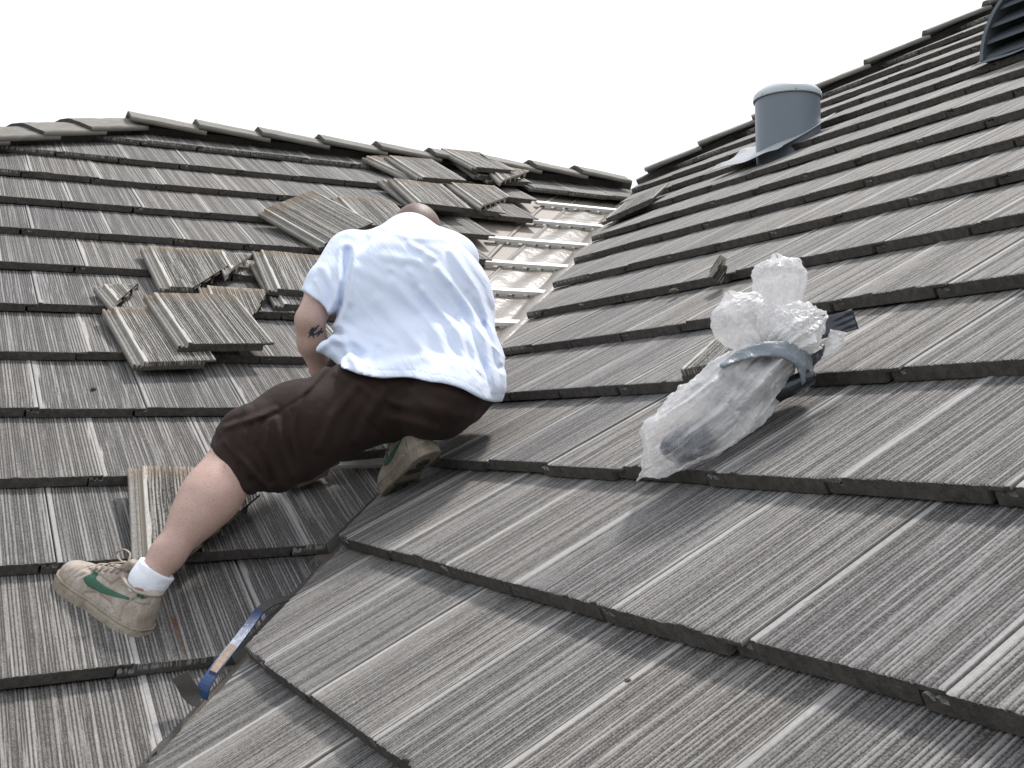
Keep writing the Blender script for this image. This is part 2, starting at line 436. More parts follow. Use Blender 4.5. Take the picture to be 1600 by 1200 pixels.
back([(.87, 6.21, zt), (4.33, 6.21, zt), (4.33, 10.6, zt-4.39*S), (.87, 10.6, zt-4.39*S)], (0, SN, CS))
back([(4.33, 6.21, zt), (7.54, 3.0, zt+3.21*S), (10.5, 3.0, zt+3.21*S), (10.5, 10.6, zt-4.39*S), (4.33, 10.6, zt-4.39*S)], (0, SN, CS))
back([(.87, 6.21, zt), (.87, 10.6, zt), (-4.6, 10.6, zt-5.47*.39), (-4.6, 2.49, zt-5.47*.39)], (-.363, 0, .932))
zr = planeR(7.54, 0)[2]-.04
back([(7.54, 3.0, zr), (7.54, -3, zr), (10.5, -3, zr-2.96*S), (10.5, 3.0, zr-2.96*S)], (SN, 0, CS))
V_, F_ = box_pts((-1.0, -2.9, -5.6), (11.3, 0, 0), (0, 13.3, 0), (0, 0, 4.2)); link('wall', mesh_np('wall', V_, F_), M_WALL, house)
V_, F_ = box_pts((-4.4, 1.0, -5.6), (3.4, 0, 0), (0, 9.4, 0), (0, 0, 4.0)); link('wall', mesh_np('wall', V_, F_), M_WALL, house)
g = mesh_np('ground', [(-400, -400, -5.6), (400, -400, -5.6), (400, 400, -5.6), (-400, 400, -5.6)], [(0, 1, 2, 3)])
tag(link('ground', g, simple('ground', (.10, .11, .06), .95, 3, .05, .4, vscale=.6)), kind='structure')

def grid_sheet(name, f, nu, nv, mat, parent, th=None, smooth=True):
    uu, vv = np.meshgrid(np.linspace(0, 1, nu), np.linspace(0, 1, nv))
    V = np.array([f(a, b) for a, b in zip(uu.ravel(), vv.ravel())])
    idx = np.arange(nu*nv).reshape(nv, nu)
    q = np.stack([idx[:-1, :-1], idx[:-1, 1:], idx[1:, 1:], idx[1:, :-1]], -1).reshape(-1, 4)
    me = mesh_np(name, V, q, smooth=smooth)
    o = link(name, me, mat, parent)
    if th: s_ = o.modifiers.new('s', 'SOLIDIFY'); s_.thickness = th; s_.offset = 0
    return o
# the metal of the valley with folded edges, on both slopes
def vm(a, b):
    y0 = .8+b*5.4                              # along the valley on the centre line, plan
    x = y0-VC
    off = (a-.5)*2*.36                        # across; plan distance split over y-x
    wv = .004*math.sin(a*23+b*31)*math.sin(b*47+a*5)
    edge = .012 if abs(off) > .34 else .004
    if abs(off) < .03: edge = .022*(1-abs(off)/.03)+.004
    if off > 0: return planeL(x-off*.5, y0+off*.5, H+edge+wv)     # left slope side
    return planeR(x-off*.5, y0+off*.5, H+edge+wv)
grid_sheet('valley_metal', vm, 65, 160, M_METAL, house, .002)
# felt lap edges: a slightly lifted second sheet
def lap(a, b):
    y0 = .9+b*5.25; x = y0-VC; off = .46+.05*math.sin(b*9)+a*.035
    return planeL(x-off*.5, y0+off*.5, H+.002+.007*a*(1-a)*4+.002*math.sin(b*80))
grid_sheet('felt_lap', lap, 6, 120, M_FELT, house, .0015)

def oriented_box(o, U, Vv, Nn, u0, u1, v0, v1, n0, n1):
    V = [np.array(o)+U*a+Vv*b+Nn*c for c in (n0, n1) for a, b in ((u0, v0), (u1, v0), (u1, v1), (u0, v1))]
    return V, [(0, 3, 2, 1), (4, 5, 6, 7), (0, 1, 5, 4), (1, 2, 6, 5), (2, 3, 7, 6), (3, 0, 4, 7)]
def merge(lst):
    V, Fc = [], []
    for v, f in lst:
        n = len(V); V += list(v); Fc += [tuple(i+n for i in x) for x in f]
    return V, Fc
for k in range(1, 10):
    v0 = k*E-.377+.066+.005
    yb = OL[1]+(v0+.02)*CS
    xr = yb-1.80
    xs = {9: 3.28, 8: 3.03, 7: 2.6, 6: 2.36, 5: 2.18}.get(k, max(.5, xr-1.4))
    b_ = [oriented_box(OL, UL, VL, NL, xs-OL[0], xr-OL[0], v0, v0+.036, H+.016, H+.034)]
    for i in range(40):
        u = xs-OL[0]+.06+i*.085
        if u > xr-OL[0]-.04: break
        b_.append(oriented_box(OL, UL, VL, NL, u, u+.045, v0+.003, v0+.033, H, H+.0155))
    link('batten', mesh_np('batten', *merge(b_)), M_BATTEN, house)

# ---------------------------------------------------------------- ridge and hip tiles
def cap_tile(p0, a, n1, n2, w1, w2, length=.41, wing=.135, th=.022, lift=.034):
    a = np.array(a)/np.linalg.norm(a); n1 = np.array(n1); n2 = np.array(n2)
    d1 = np.cross(a, n1); d1 *= np.sign(d1@np.array(w1)); d2_ = np.cross(a, n2); d2_ *= np.sign(d2_@np.array(w2))
    up = (n1+n2); up /= np.linalg.norm(up)
    A = Acc(); seed = random.randrange(999); r = np.random.default_rng(seed)
    ns = 8
    prof = []     # outer profile then inner
    wv = np.linspace(1, 0, 9)
    outer = [('1', t*wing) for t in wv]+[('2', t*wing) for t in wv[::-1][1:]]
    V = []; G = []
    for i in range(ns):
        t = i/(ns-1)*length
        ll = lift*(1-t/length)+.004
        ring = []
        for sgn, inner in ((1, 0), (-1, 1)):
            seq = outer if sgn == 1 else outer[::-1]
            for s_, q in seq:
                dd = d1 if s_ == '1' else d2_; nn = n1 if s_ == '1' else n2
                hh = (th if not inner else 0)
                rnd = .006*math.exp(-(q/.02)**2)
                ring.append(np.array(p0)+a*t+dd*q+nn*(ll+hh)*1.0+up*(hh*.12-rnd*(1-inner))+nn*.001*r.normal()*(0 if inner else 1))
        V.append(ring); G.append([.55+.3*r.random() for _ in ring])
    V = np.array(V); M_ = V.shape[1]; idx = np.arange(ns*M_).reshape(ns, M_)
    q = np.stack([idx[:-1], np.roll(idx[:-1], -1, 1), np.roll(idx[1:], -1, 1), idx[1:]], -1).reshape(-1, 4)
    Vf = V.reshape(-1, 3); n0 = len(Vf); h_ = M_//2
    cv = np.concatenate([V[0], V[-1]]); j = np.arange(h_-1)
    f0 = np.stack([n0+j, n0+j+1, n0+M_-2-j, n0+M_-1-j], -1)[:, ::-1]
    f1 = np.stack([n0+M_+j, n0+M_+j+1, n0+M_+M_-2-j, n0+M_+M_-1-j], -1)
    Vf = np.concatenate([Vf, cv]); faces = np.concatenate([q, f0, f1])
    side = np.concatenate([np.zeros(n0), np.full(2*M_, 1.0)])
    G = np.concatenate([np.array(G).ravel(), np.full(2*M_, .5)])
    rel = Vf-np.array(p0)
    tcv = np.stack([rel@d1, rel@a, rel@up], -1)+r.random(3)*30
    A.add(Vf, faces, G, side, np.zeros(len(Vf)), tcv, r.random())
    me = A.build('ridge_tile')
    bm = bmesh.new(); bm.from_mesh(me); bmesh.ops.recalc_face_normals(bm, faces=bm.faces[:]); bm.to_mesh(me); bm.free()
    return link('ridge_tile', me, M_CAP, house)
M_CAP = tile_material('cap_tile', lo=(.15, .14, .125), hi=(.34, .32, .285))
NB = np.array([0, SN, CS]); NWs = np.array([-.363, 0, .932])
hh = .026
x = .91
while x < 4.0:
    cap_tile(planeL(x, RIDGE_Y, hh), (1, 0, 0), NL, NB, (0, -1, 0), (0, 1, 0)); x += .362+random.uniform(-.008, .008)
t = .08
while t < 3.0:
    cap_tile(planeR(4.33+t, 6.21-t, .010), (1, -1, S), NR, NB, (-1, -1, 0), (1, 1, 0)); t += .262
for t in (-.29, -.53, -.77, -1.01, -1.25, -1.5):
    cap_tile(planeL(HIP_X+t, HIP_Y+t*HS, .012), (1, HS, HS*S), NL, NWs, (1, -1, 0), (-1, 1, 0), wing=.175, lift=.026)
def bedding(a, b, n1, n2, w_=.10):
    a, b = np.array(a), np.array(b); ax = b-a; ax /= np.linalg.norm(ax); d1 = np.cross(ax, n1); d1 *= np.sign(d1@-np.array(n2)) or 1; dd = np.cross(ax, n2); dd *= -np.sign(dd@d1)
    V = []
    for p_ in (a, b): V += [p_+np.array(n1)*.018*.6+np.array(n2)*.018*.6, p_+d1*w_+np.array(n1)*.012, p_+d1*w_-np.array(n1)*.09, p_+dd*w_-np.array(n2)*.09, p_+dd*w_+np.array(n2)*.012]
    Fc = [(i, (i+1) % 5, 5+(i+1) % 5, 5+i) for i in range(5)]+[(4, 3, 2, 1, 0), (5, 6, 7, 8, 9)]
    me = mesh_np('bedding', np.array(V), Fc); bm = bmesh.new(); bm.from_mesh(me); bmesh.ops.recalc_face_normals(bm, faces=bm.faces[:]); bm.to_mesh(me); bm.free()
    link('mortar_bedding', me, M_CAP2, house)
M_CAP2 = simple('mortar', (.10, .095, .088), .95, 80, .004, .3, vscale=30)
bedding(planeL(HIP_X, HIP_Y), planeL(HIP_X-4, HIP_Y-4*HS), NL, NWs)
bedding(planeL(HIP_X, RIDGE_Y), planeL(4.3, RIDGE_Y), NL, NB, .03)
bedding(planeR(4.35, 6.19), planeR(7.5, 3.04), NR, NB, .03)

# ---------------------------------------------------------------- pipe vent
M_PIPE = simple('pipe_paint', (.150, .175, .205), .36, 40, .0006, .10)
M_PIPECAP = simple('pipe_cap', (.52, .55, .57), .30, 40, .0006, .12)
M_GALV = simple('flashing', (.36, .37, .38), .35, 25, .003, .2, metal=.0)
def lathe(prof, n=64, c=(0, 0, 0)):
    V = []; Fc = []
    for i, (r_, z) in enumerate(prof):
        for k in range(n): a = 2*math.pi*k/n; V.append((c[0]+r_*math.cos(a), c[1]+r_*math.sin(a), c[2]+z))
    for i in range(len(prof)-1):
        for k in range(n): Fc.append((i*n+k, i*n+(k+1) % n, (i+1)*n+(k+1) % n, (i+1)*n+k))
    return V, Fc
pl, pr_ = hitR(1172, 243, .01), hitR(1277, 203, .01)
pc = (pl+pr_)/2; RP = .168
pc = (pl+pr_)/2+VR*.045
PIPE = empty('vent_pipe', tuple(pc)); 
PIPE.parent = house; PIPE.location = Vector(pc)-Vector(house.location)
bpy.context.view_layer.update()
def childof(o, parent):
    o.parent = parent; bpy.context.view_layer.update(); o.matrix_parent_inverse = parent.matrix_world.inverted(); return o
zt_ = .225
o = childof(link('pipe_body', mesh_np('pipe', *lathe([(RP, -.25), (RP, zt_)], c=pc), smooth=True), M_PIPE), PIPE)
o = childof(link('rain_cap', mesh_np('cap', *lathe([(RP+.002, zt_-.006), (RP+.008, zt_-.018), (RP+.010, zt_-.012), (RP+.009, zt_+.004), (RP+.006, zt_+.014), (RP-.010, zt_+.032), (RP-.04, zt_+.052), (.06, zt_+.066), (.001, zt_+.070)], c=pc), smooth=True), M_PIPECAP), PIPE)
rv = lathe([(.005, 0), (.004, .003), (.0003, .005)], 10)
rvp = []
for az in (-100, -160, -40, 30, 100):
    a = math.radians(az)+math.atan2(-F[1], -F[0])+math.radians(100)
    c = np.array(pc)+np.array([math.cos(a)*(RP+.0095), math.sin(a)*(RP+.0095), zt_-.006]); ax = np.array([math.cos(a), math.sin(a), 0]); b1 = np.array([-math.sin(a), math.cos(a), 0])
    rvp.append(([c+b1*v[0]+np.array([0, 0, 1])*v[1]+ax*v[2] for v in rv[0]], rv[1]))
for rvp_ in rvp: childof(link('rivet', mesh_np('rivet', *rvp_), M_GALV), PIPE)
def fl(a, b):
    u, v = -.33+a*.52, -.285+b*.48
    h_ = .016+.006*math.sin(a*9+b*4)+.010*(a < .06)*math.sin(b*14)+.004
    if b < .12: h_ -= .004
    return pc+UR*u+VR*v+NR*h_
childof(grid_sheet('flashing', fl, 40, 26, M_GALV, None, .002), PIPE)

# ---------------------------------------------------------------- half round louvred vent
M_LV = simple('louvre_paint', (.045, .053, .062), .5, 60, .0005, .15)
M_RIM = simple('louvre_rim', (.10, .115, .13), .45, 60, .0005, .1)
rb = hitR(1535, 97, .01); RV = .33
vc = np.array([rb[0]-.02, rb[1]-RV, rb[2]]); VENT = empty('dormer_vent'); VENT.parent = house; VENT.location = Vector(vc)-Vector(house.location)
arc = [(math.cos(a), math.sin(a)) for a in np.linspace(0, math.pi, 40)]
V_ = []; 
for dx, rr in ((0, RV), (0, RV-.018), (.03, RV-.018), (.75, RV-.02), (.75, RV-.005), (0, RV)):
    V_ += [(vc[0]+dx, vc[1]+rr*c, vc[2]+rr*s_) for c, s_ in arc]
Fc = [(i*40+k, i*40+k+1, (i+1)*40+k+1, (i+1)*40+k) for i in range(5) for k in range(39)]
childof(link('hood', mesh_np('hood', V_, Fc), M_RIM), VENT)
sl_ = []
for i in range(9):
    z0 = .012+i*.068; 
    if z0 > RV-.04: break
    hw0 = math.sqrt(max((RV-.02)**2-z0**2, 0)); hw1 = math.sqrt(max((RV-.02)**2-min(z0+.052, RV-.025)**2, 0.0))
    V = [(vc[0]+.012, vc[1]-hw0, vc[2]+z0), (vc[0]+.012, vc[1]+hw0, vc[2]+z0), (vc[0]+.075, vc[1]+hw1, vc[2]+z0+.052), (vc[0]+.075, vc[1]-hw1, vc[2]+z0+.052)]
    V += [(x_, y_, z_+.004) for x_, y_, z_ in V]
    lo_ = [(vc[0]+.010, vc[1]-hw0, vc[2]+z0-.012), (vc[0]+.010, vc[1]+hw0, vc[2]+z0-.012), (vc[0]+.013, vc[1]+hw0, vc[2]+z0+.004), (vc[0]+.013, vc[1]-hw0, vc[2]+z0+.004)]
    o_ = childof(link('louvre', mesh_np('louvre', V+lo_, [(0, 1, 2, 3), (7, 6, 5, 4), (0, 4, 5, 1), (1, 5, 6, 2), (2, 6, 7, 3), (3, 7, 4, 0), (8, 9, 10, 11)]), M_LV), VENT)
V_, F_ = box_pts((vc[0]+.2, vc[1]-RV+.02, vc[2]-.1), (.01, 0, 0), (0, 2*RV-.04, 0), (0, 0, .38)); childof(link('screen', mesh_np('screen', V_, F_), simple('black_screen', (.01, .01, .01), .9)), VENT)
def flb(a, b):
    return hitR(1535, 97, 0)*0+np.array([0, 0, 0])+planeR(vc[0]-.03+b*.9, vc[1]-RV-.02+a*(2*RV+.04), .012+.003*math.sin(a*15))
childof(grid_sheet('flashing', flb, 30, 10, M_RIM, None, .002), VENT)
# ---------------------------------------------------------------- loose and broken tiles
def hit3(q, side='L'):
    f = hitL if side == 'L' else hitR
    return f(q[0], q[1], q[2])
def loose(label, side='L', BL=None, TL=None, BR=None, TR=None, cuts=(), length=TL, seed=None, uw=W, pockets=False, name='loose_tile', group='loose tiles left lying on the stripped slope', lo0=0.):
    """corners as (px, py, height over the tile tops); cuts as pixel pairs, the piece kept lies left of a->b"""
    p = {k: hit3(v, side) for k, v in dict(BL=BL, TL=TL, BR=BR, TR=TR).items() if v is not None}
    Ns = NL if side == 'L' else NR
    if 'BL' in p and 'TL' in p:
        V = p['TL']-p['BL']; V /= np.linalg.norm(V); o = p['BL']
        R_ = (p['BR']-p['BL']) if 'BR' in p else (p['TR']-p['TL']) if 'TR' in p else np.cross(V, Ns)
        U = R_-V*(R_@V); U /= np.linalg.norm(U)
    elif 'BL' in p:
        U = p['BR']-p['BL']; U /= np.linalg.norm(U); o = p['BL']
        R_ = (p['TR']-p['BR']) if 'TR' in p else np.cross(Ns, U)
        V = R_-U*(R_@U); V /= np.linalg.norm(V)
    Nn = np.cross(U, V)
    s = random.randrange(9999) if seed is None else seed
    g = tile_geo(s, .0028, 12, length=length, gap=.002, pockets=pockets, uw=uw, chip=1.6)
    off = np.array([random.random()*40, random.random()*40, 0])
    place = lambda Vf: o+np.outer(Vf[:, 0], U)+np.outer(Vf[:, 1], V)+np.outer(Vf[:, 2], Nn)
    A = Acc(); rnd = random.uniform(.4, 1)
    if not cuts: A.add(place(g[0]), g[1], g[2], g[3], g[4], g[0]+off, rnd)
    else:
        planes = []
        for c in cuts:
            if len(c) == 2:
                def onp(q):
                    d = ray(*q[:2]); return d*((Nn@o)/(Nn@d))
                a, b = onp(c[0]), onp(c[1])
            else:                           # local u,v pairs
                a = o+U*c[0]+V*c[1]; b = o+U*c[2]+V*c[3]
            no = np.cross(b-a, Nn); no /= np.linalg.norm(no)
            planes.append((Vector(a), Vector(no+Nn*.12)))
        r = cut_geo(g, place, planes, g[0]+off, rnd)
        if r is None: print('EMPTY', label); return None
        A.add(*r)
    cen = np.concatenate(A.V).mean(0)
    A.V = [v-cen for v in A.V]
    o_ = link(name, A.build(name), M_LOOSE); o_.location = Vector(cen)
    tag(o_, label, 'broken tile' if cuts else 'roof tile', group)
    if cuts:     # rough broken edge
        pass
    return o_
loose('whole ribbed tile lying skewed on top of a narrower tile left of the man', BL=(295, 536, .066), BR=(430, 536, .060), TL=(235, 449, .062), seed=3)
loose('narrow chipped tile partly under the whole tile, nearest to the left frame edge', BL=(226, 565, .034), TL=(172, 472, .034), uw=.236, seed=5, cuts=[(.232, -.1, .236, .6)])
loose('small broken corner of a tile with clay coloured rib, above the narrow chipped tile', BL=(191, 478, .034), TL=(157, 438, .034), length=.20, pockets=True, cuts=[((186, 468), (223, 435))], seed=6)
loose('half tile broken off diagonally, lying above the skewed pair left of the man', BL=(265, 447, .040), TL=(231, 379, .034), cuts=[((304, 447), (363, 410))], pockets=True, seed=8)
loose('sliver of broken tile tucked between the diagonal half tile and the tile by the sleeve', BL=(366, 428, .045), TL=(346, 394, .04), length=.26, cuts=[((362, 419), (398, 394))], pockets=True, seed=9)
loose('broken point of a tile showing behind the right edge of the whole skewed tile', BL=(352, 520, .034), TL=(330, 462, .034), cuts=[((395, 492), (412, 464))], pockets=True, seed=10)
loose('whole tile with brown head end lying beside the white sleeve', BL=(434, 450, .060), TL=(405, 384, .055), BR=(550, 455, .060), seed=12)
loose('tile lying underneath the one beside the white sleeve', BL=(444, 474, .030), BR=(540, 478, .030), seed=13)
loose('tile turned askew and propped up above the man\'s shoulder', BL=(507, 380, .036), TL=(432, 337, .045), TR=(522, 319, .115), seed=14)
loose('tile half hidden between the propped tile and the man\'s head', BL=(572, 350, .036), TL=(546, 324, .034), seed=15)
loose('upper tile of the pair lying directly above the man\'s bald head', BL=(657, 316, .070), TL=(622, 284, .066), BR=(741, 324, .064), seed=16)
loose('lower tile of the pair directly above the man\'s bald head', BL=(652, 321, .032), TL=(613, 291, .034), seed=17)
loose('upper tile of the pair just under the ridge, left of the tall stack', BL=(661, 276, .068), TL=(622, 251, .062), BR=(737, 282, .064), seed=18)
loose('lower tile of the pair just under the ridge, left of the tall stack', BL=(652, 281, .032), TL=(616, 264, .034), seed=19)
loose('topmost tile of the stack against the ridge', BL=(745, 260, .100), TL=(697, 235, .085), BR=(808, 265, .092), seed=20)
loose('lower tile of the stack against the ridge', BL=(749, 273, .050), BR=(812, 279, .050), seed=21)
loose('rib edged broken tile at the right of the stack against the ridge', BL=(790, 285, .075), TL=(748, 243, .070), BR=(850, 292, .07), cuts=[((803, 275), (838, 263))], pockets=True, seed=22)
loose('tile under the broken one at the right of the stack against the ridge', BL=(770, 281, .032), BR=(838, 284, .032), seed=23)
loose('small broken tile with hollow ribs lying right of the pair above the head', BL=(757, 322, .052), TL=(717, 293, .05), cuts=[((752, 321), (790, 308))], pockets=True, seed=24)
loose('tile partly showing under the small hollow ribbed piece', BL=(712, 322, .022), BR=(773, 330, .022), seed=25)
loose('tile end lying between the man\'s thigh and his right shoe', BL=(550, 706, .040), BR=(612, 700, .040), seed=26)
loose('tile broken off diagonally behind the bare calf', BL=(232, 882, .034), TL=(225, 779, .040), cuts=[((300, 860), (399, 777))], pockets=True, seed=27)
loose('small splinter of tile below the man\'s knee', BL=(470, 748, .02), TL=(462, 728, .02), length=.10, uw=.14, cuts=[((466, 747), (506, 731))], seed=28, group='tile splinters')
loose('slipped tile sitting crooked on the right slope next to the open valley', side='R', BL=(946, 341, .036), BR=(1025, 306, .034), TR=(1050, 288, .030), seed=29)
loose('small dark tile chip lying above the plastic bag', side='R', BL=(1106, 431, .020), TL=(1126, 401, .075), BR=(1139, 423, .02), length=.085, uw=.062, cuts=[(.058, -.02, .030, .1), (-.001, .2, -.001, -.1)], seed=30, group='tile splinters')
loose('square tile offcut wedged under the left side of the plastic bag', side='R', BL=(1062, 577, .064), BR=(1125, 565, .060), length=.16, uw=.16, cuts=[(-.001, .3, -.001, -.1)], seed=31, group='tile splinters')
# ---------------------------------------------------------------- implicit surfaces (built in the camera's axes, placed in the world)
CB = np.stack([RT, UP, F])                      # rows: right, up, forward
def cp(px, py, d): return np.array([(px-800)*d/FPX, -(py-600)*d/FPX, d])
def smin(a, b, k):
    h = np.clip(.5+.5*(b-a)/k, 0, 1); return b*(1-h)+a*h-k*h*(1-h)
def smax(a, b, k): return -smin(-a, -b, k)
def ell(Q, c, r, ax=None):
    q = Q-c
    if ax is not None: q = q@np.array(ax).T
    r = np.array(r); k0 = np.linalg.norm(q/r, axis=-1); k1 = np.linalg.norm(q/(r*r), axis=-1)+1e-9
    return k0*(k0-1)/k1
def cone(Q, a, b, ra, rb):
    a, b = np.array(a), np.array(b); ab = b-a; t = np.clip(((Q-a)@ab)/(ab@ab), 0, 1)
    return np.linalg.norm(Q-(a+t[..., None]*ab), axis=-1)-(ra+(rb-ra)*t)
def chain(Q, pts, k=.02):
    d = None
    for (a, ra), (b, rb) in zip(pts[:-1], pts[1:]):
        e = cone(Q, a, b, ra, rb); d = e if d is None else smin(d, e, k)
    return d
def half(Q, p, n): n = np.array(n, float); n /= np.linalg.norm(n); return (Q-np.array(p))@n
def surf(fn, lo, hi, res):
    lo = np.array(lo); n = np.ceil((np.array(hi)-lo)/res).astype(int)+1
    X = np.stack(np.meshgrid(*[lo[i]+res*np.arange(n[i]) for i in range(3)], indexing='ij'), -1)
    D = np.empty(n)
    for i in range(0, n[0], 24): D[i:i+24] = fn(X[i:i+24])
    ins = D < 0
    cnt = np.zeros(tuple(n-1)); acc = np.zeros(tuple(n-1)+(3,))
    def edge(axis):
        s0 = [slice(None)]*3; s1 = [slice(None)]*3; s0[axis] = slice(0, -1); s1[axis] = slice(1, None)
        a, b = D[tuple(s0)], D[tuple(s1)]
        m = (a < 0) != (b < 0); idx = np.argwhere(m)
        t = (a[m]/(a[m]-b[m]))
        p = idx.astype(float); p[:, axis] += t
        flip = a[m] < 0
        o = [i for i in range(3) if i != axis]
        cells = []
        for da in (0, -1):
            for db in (0, -1):
                c = idx.copy(); c[:, o[0]] += da; c[:, o[1]] += db; cells.append(c)
        return idx, p, flip, cells, o
    quads = []
    for axis in range(3):
        idx, p, flip, cells, o = edge(axis)
        ok = np.ones(len(idx), bool)
        for c in cells: ok &= np.all((c >= 0) & (c < n-1), 1)
        for c in cells:
            v = np.all((c >= 0) & (c < n-1), 1)
            np.add.at(cnt, tuple(c[v].T), 1); np.add.at(acc, tuple(c[v].T), p[v])
        q = np.stack([cells[0][ok], cells[1][ok], cells[3][ok], cells[2][ok]], 1)
        fl = flip[ok] if axis != 1 else ~flip[ok]
        q[~fl] = q[~fl][:, ::-1]
        quads.append(q)
    q = np.concatenate(quads)
    vid = -np.ones(cnt.shape, int); m = cnt > 0; vid[m] = np.arange(m.sum())
    V = acc[m]/cnt[m][:, None]*res+lo
    return V, vid[q[..., 0], q[..., 1], q[..., 2]]
def relax(V, Fc, it=1, lam=.5):
    e = np.concatenate([Fc[:, [i, (i+1) % 4]] for i in range(4)])
    for _ in range(it):
        s = np.zeros_like(V); c = np.zeros(len(V)); np.add.at(s, e[:, 0], V[e[:, 1]]); np.add.at(c, e[:, 0], 1)
        np.add.at(s, e[:, 1], V[e[:, 0]]); np.add.at(c, e[:, 1], 1)
        V = V+lam*(s/np.maximum(c, 1)[:, None]-V)
    return V
def sdf_obj(name, fn, lo, hi, res, mat, parent, it=1, disp=None, frame=None):
    V, Fc = surf(fn, lo, hi, res); V = relax(V, Fc, it)
    if frame is None: Wv = V@CB
    else: Wv = frame(V)
    me = mesh_np(name, Wv, Fc, {'lc': ('FLOAT_VECTOR', V)}, smooth=True)
    return link(name, me, mat, parent)
def px_of(Q): return 800+FPX*Q[..., 0]/Q[..., 2], 600-FPX*Q[..., 1]/Q[..., 2]
def seg2(x, y, pts):
    d = np.full(x.shape, 1e9)
    for (x0, y0), (x1, y1) in zip(pts[:-1], pts[1:]):
        ax, ay = x1-x0, y1-y0; t = np.clip(((x-x0)*ax+(y-y0)*ay)/(ax*ax+ay*ay), 0, 1)
        d = np.minimum(d, np.hypot(x-x0-t*ax, y-y0-t*ay))
    return d

def cloth(name, col, scale=900, fold=18, fd=.004, rough=.85, var=.06, sheen=.3, wr=False):
    m, nt, b = mat_new(name)
    a = nt.nodes.new('ShaderNodeAttribute'); a.attribute_name = 'lc'; v = a.outputs['Vector']
    c = mix(nt, noise(nt, v, 22, 4, .6), tuple(x*(1-var) for x in col), tuple(min(1, x*(1+var)) for x in col))
    nt.links.new(c, b.inputs['Base Color']); b.inputs['Roughness'].default_value = rough
    b.inputs['Specular IOR Level'].default_value = .2
    b.inputs['Sheen Weight'].default_value = sheen
    h = math_n(nt, 'ADD', math_n(nt, 'MULTIPLY', noise(nt, v, fold, 3, .5), 1.0), math_n(nt, 'MULTIPLY', noise(nt, v, scale, 2, .5), .10))
    if wr:
        mp = nt.nodes.new('ShaderNodeMapping'); mp.inputs['Rotation'].default_value = (0, 0, math.radians(52)); nt.links.new(v, mp.inputs['Vector'])
        w1 = noise(nt, mp.outputs[0], 1, 3, .55, (5, 30, 5)); w1 = math_n(nt, 'ABSOLUTE', math_n(nt, 'SUBTRACT', w1, .5))
        w2 = noise(nt, mp.outputs[0], 1, 2, .5, (16, 110, 14)); w2 = math_n(nt, 'ABSOLUTE', math_n(nt, 'SUBTRACT', w2, .5))
        h = math_n(nt, 'SUBTRACT', h, math_n(nt, 'ADD', math_n(nt, 'MULTIPLY', w1, 2.6), math_n(nt, 'MULTIPLY', w2, .35)))
    bump(nt, b, h, fd)
    return m
M_SHIRT = cloth('white_cotton', (.70, .76, .90), fold=14, fd=.0022, var=.02, wr=True)
M_SHORTS = cloth('brown_twill', (.028, .0165, .0135), fold=30, fd=.0025, var=.3, sheen=.03)
M_SOCK = cloth('sock_knit', (.82, .84, .90), fold=60, fd=.003)
def skin_mat():
    m, nt, b = mat_new('skin')
    a = nt.nodes.new('ShaderNodeAttribute'); a.attribute_name = 'lc'; v = a.outputs['Vector']
    c = mix(nt, noise(nt, v, 26, 4, .6), (.44, .285, .235), (.58, .40, .335))
    c = mix(nt, ramp(nt, noise(nt, v, 230, 2, .6), .55, .75), c, (.40, .22, .17))
    # the shaved scalp is browner than the legs
    h = nt.nodes.new('ShaderNodeAttribute'); h.attribute_name = 'scalp'
    sc_ = mix(nt, noise(nt, v, 900, 2, .5), (.095, .058, .046), (.215, .130, .105))
    c = mix(nt, h.outputs['Fac'], c, sc_)
    nt.links.new(c, b.inputs['Base Color']); b.inputs['Roughness'].default_value = .48
    b.inputs['Subsurface Weight'].default_value = .12; b.inputs['Subsurface Radius'].default_value = (.012, .004, .002); b.inputs['Subsurface Scale'].default_value = 1
    bump(nt, b, noise(nt, v, 320, 3, .6), .0012)
    return m
M_SKIN = skin_mat()

# ---------------------------------------------------------------- the man
man_at = hitL(600, 762)
man = tag(empty('person', tuple(man_at)), 'man in white t-shirt and brown shorts crouching with back turned, one leg stretched out', 'person')
ANK_L, KNEE_L = cp(230, 908, 2.390), cp(388, 696, 2.665)
HIP_L, HIP_R = cp(615, 628, 2.88), cp(705, 610, 2.98)
KNEE_R, ANK_R = cp(662, 560, 3.36), cp(626, 670, 2.90)
SH_L, EL_L, WR_L = cp(538, 402, 3.22), cp(484, 500, 3.05), cp(508, 590, 3.16)
SH_R, EL_R, WR_R = cp(700, 410, 3.32), cp(705, 460, 3.56), cp(640, 520, 3.66)
HEAD = cp(651, 366, 3.43)
def hand(Q, wr, d, pal, side, s=1.0):
    """palm and five bent fingers; d towards the finger tips, pal out of the palm"""
    d = np.array(d)/np.linalg.norm(d); pal = np.array(pal)-d*(np.array(pal)@d); pal /= np.linalg.norm(pal); lat = np.cross(d, pal)*side
    f = ell(Q, wr+d*.05, (.047, .040, .017), [d, lat, pal])
    for i, (L, off) in enumerate(((.070, -.030), (.080, -.010), (.074, .010), (.058, .029))):
        a = wr+d*.085+lat*off; b = a+d*L*.42+pal*L*.16+lat*off*.15; c = b+d*L*.20+pal*L*.30; e = c+pal*L*.26-d*L*.06
        f = smin(f, chain(Q, [(a, .0098), (b, .009), (c, .0082), (e, .0072)], .004), .008)
    a = wr+d*.022-lat*.032; b = a+d*.032-lat*.022+pal*.014; c = b+d*.028-lat*.003+pal*.016
    return smin(f, chain(Q, [(a, .013), (b, .0105), (c, .0088)], .004), .010)
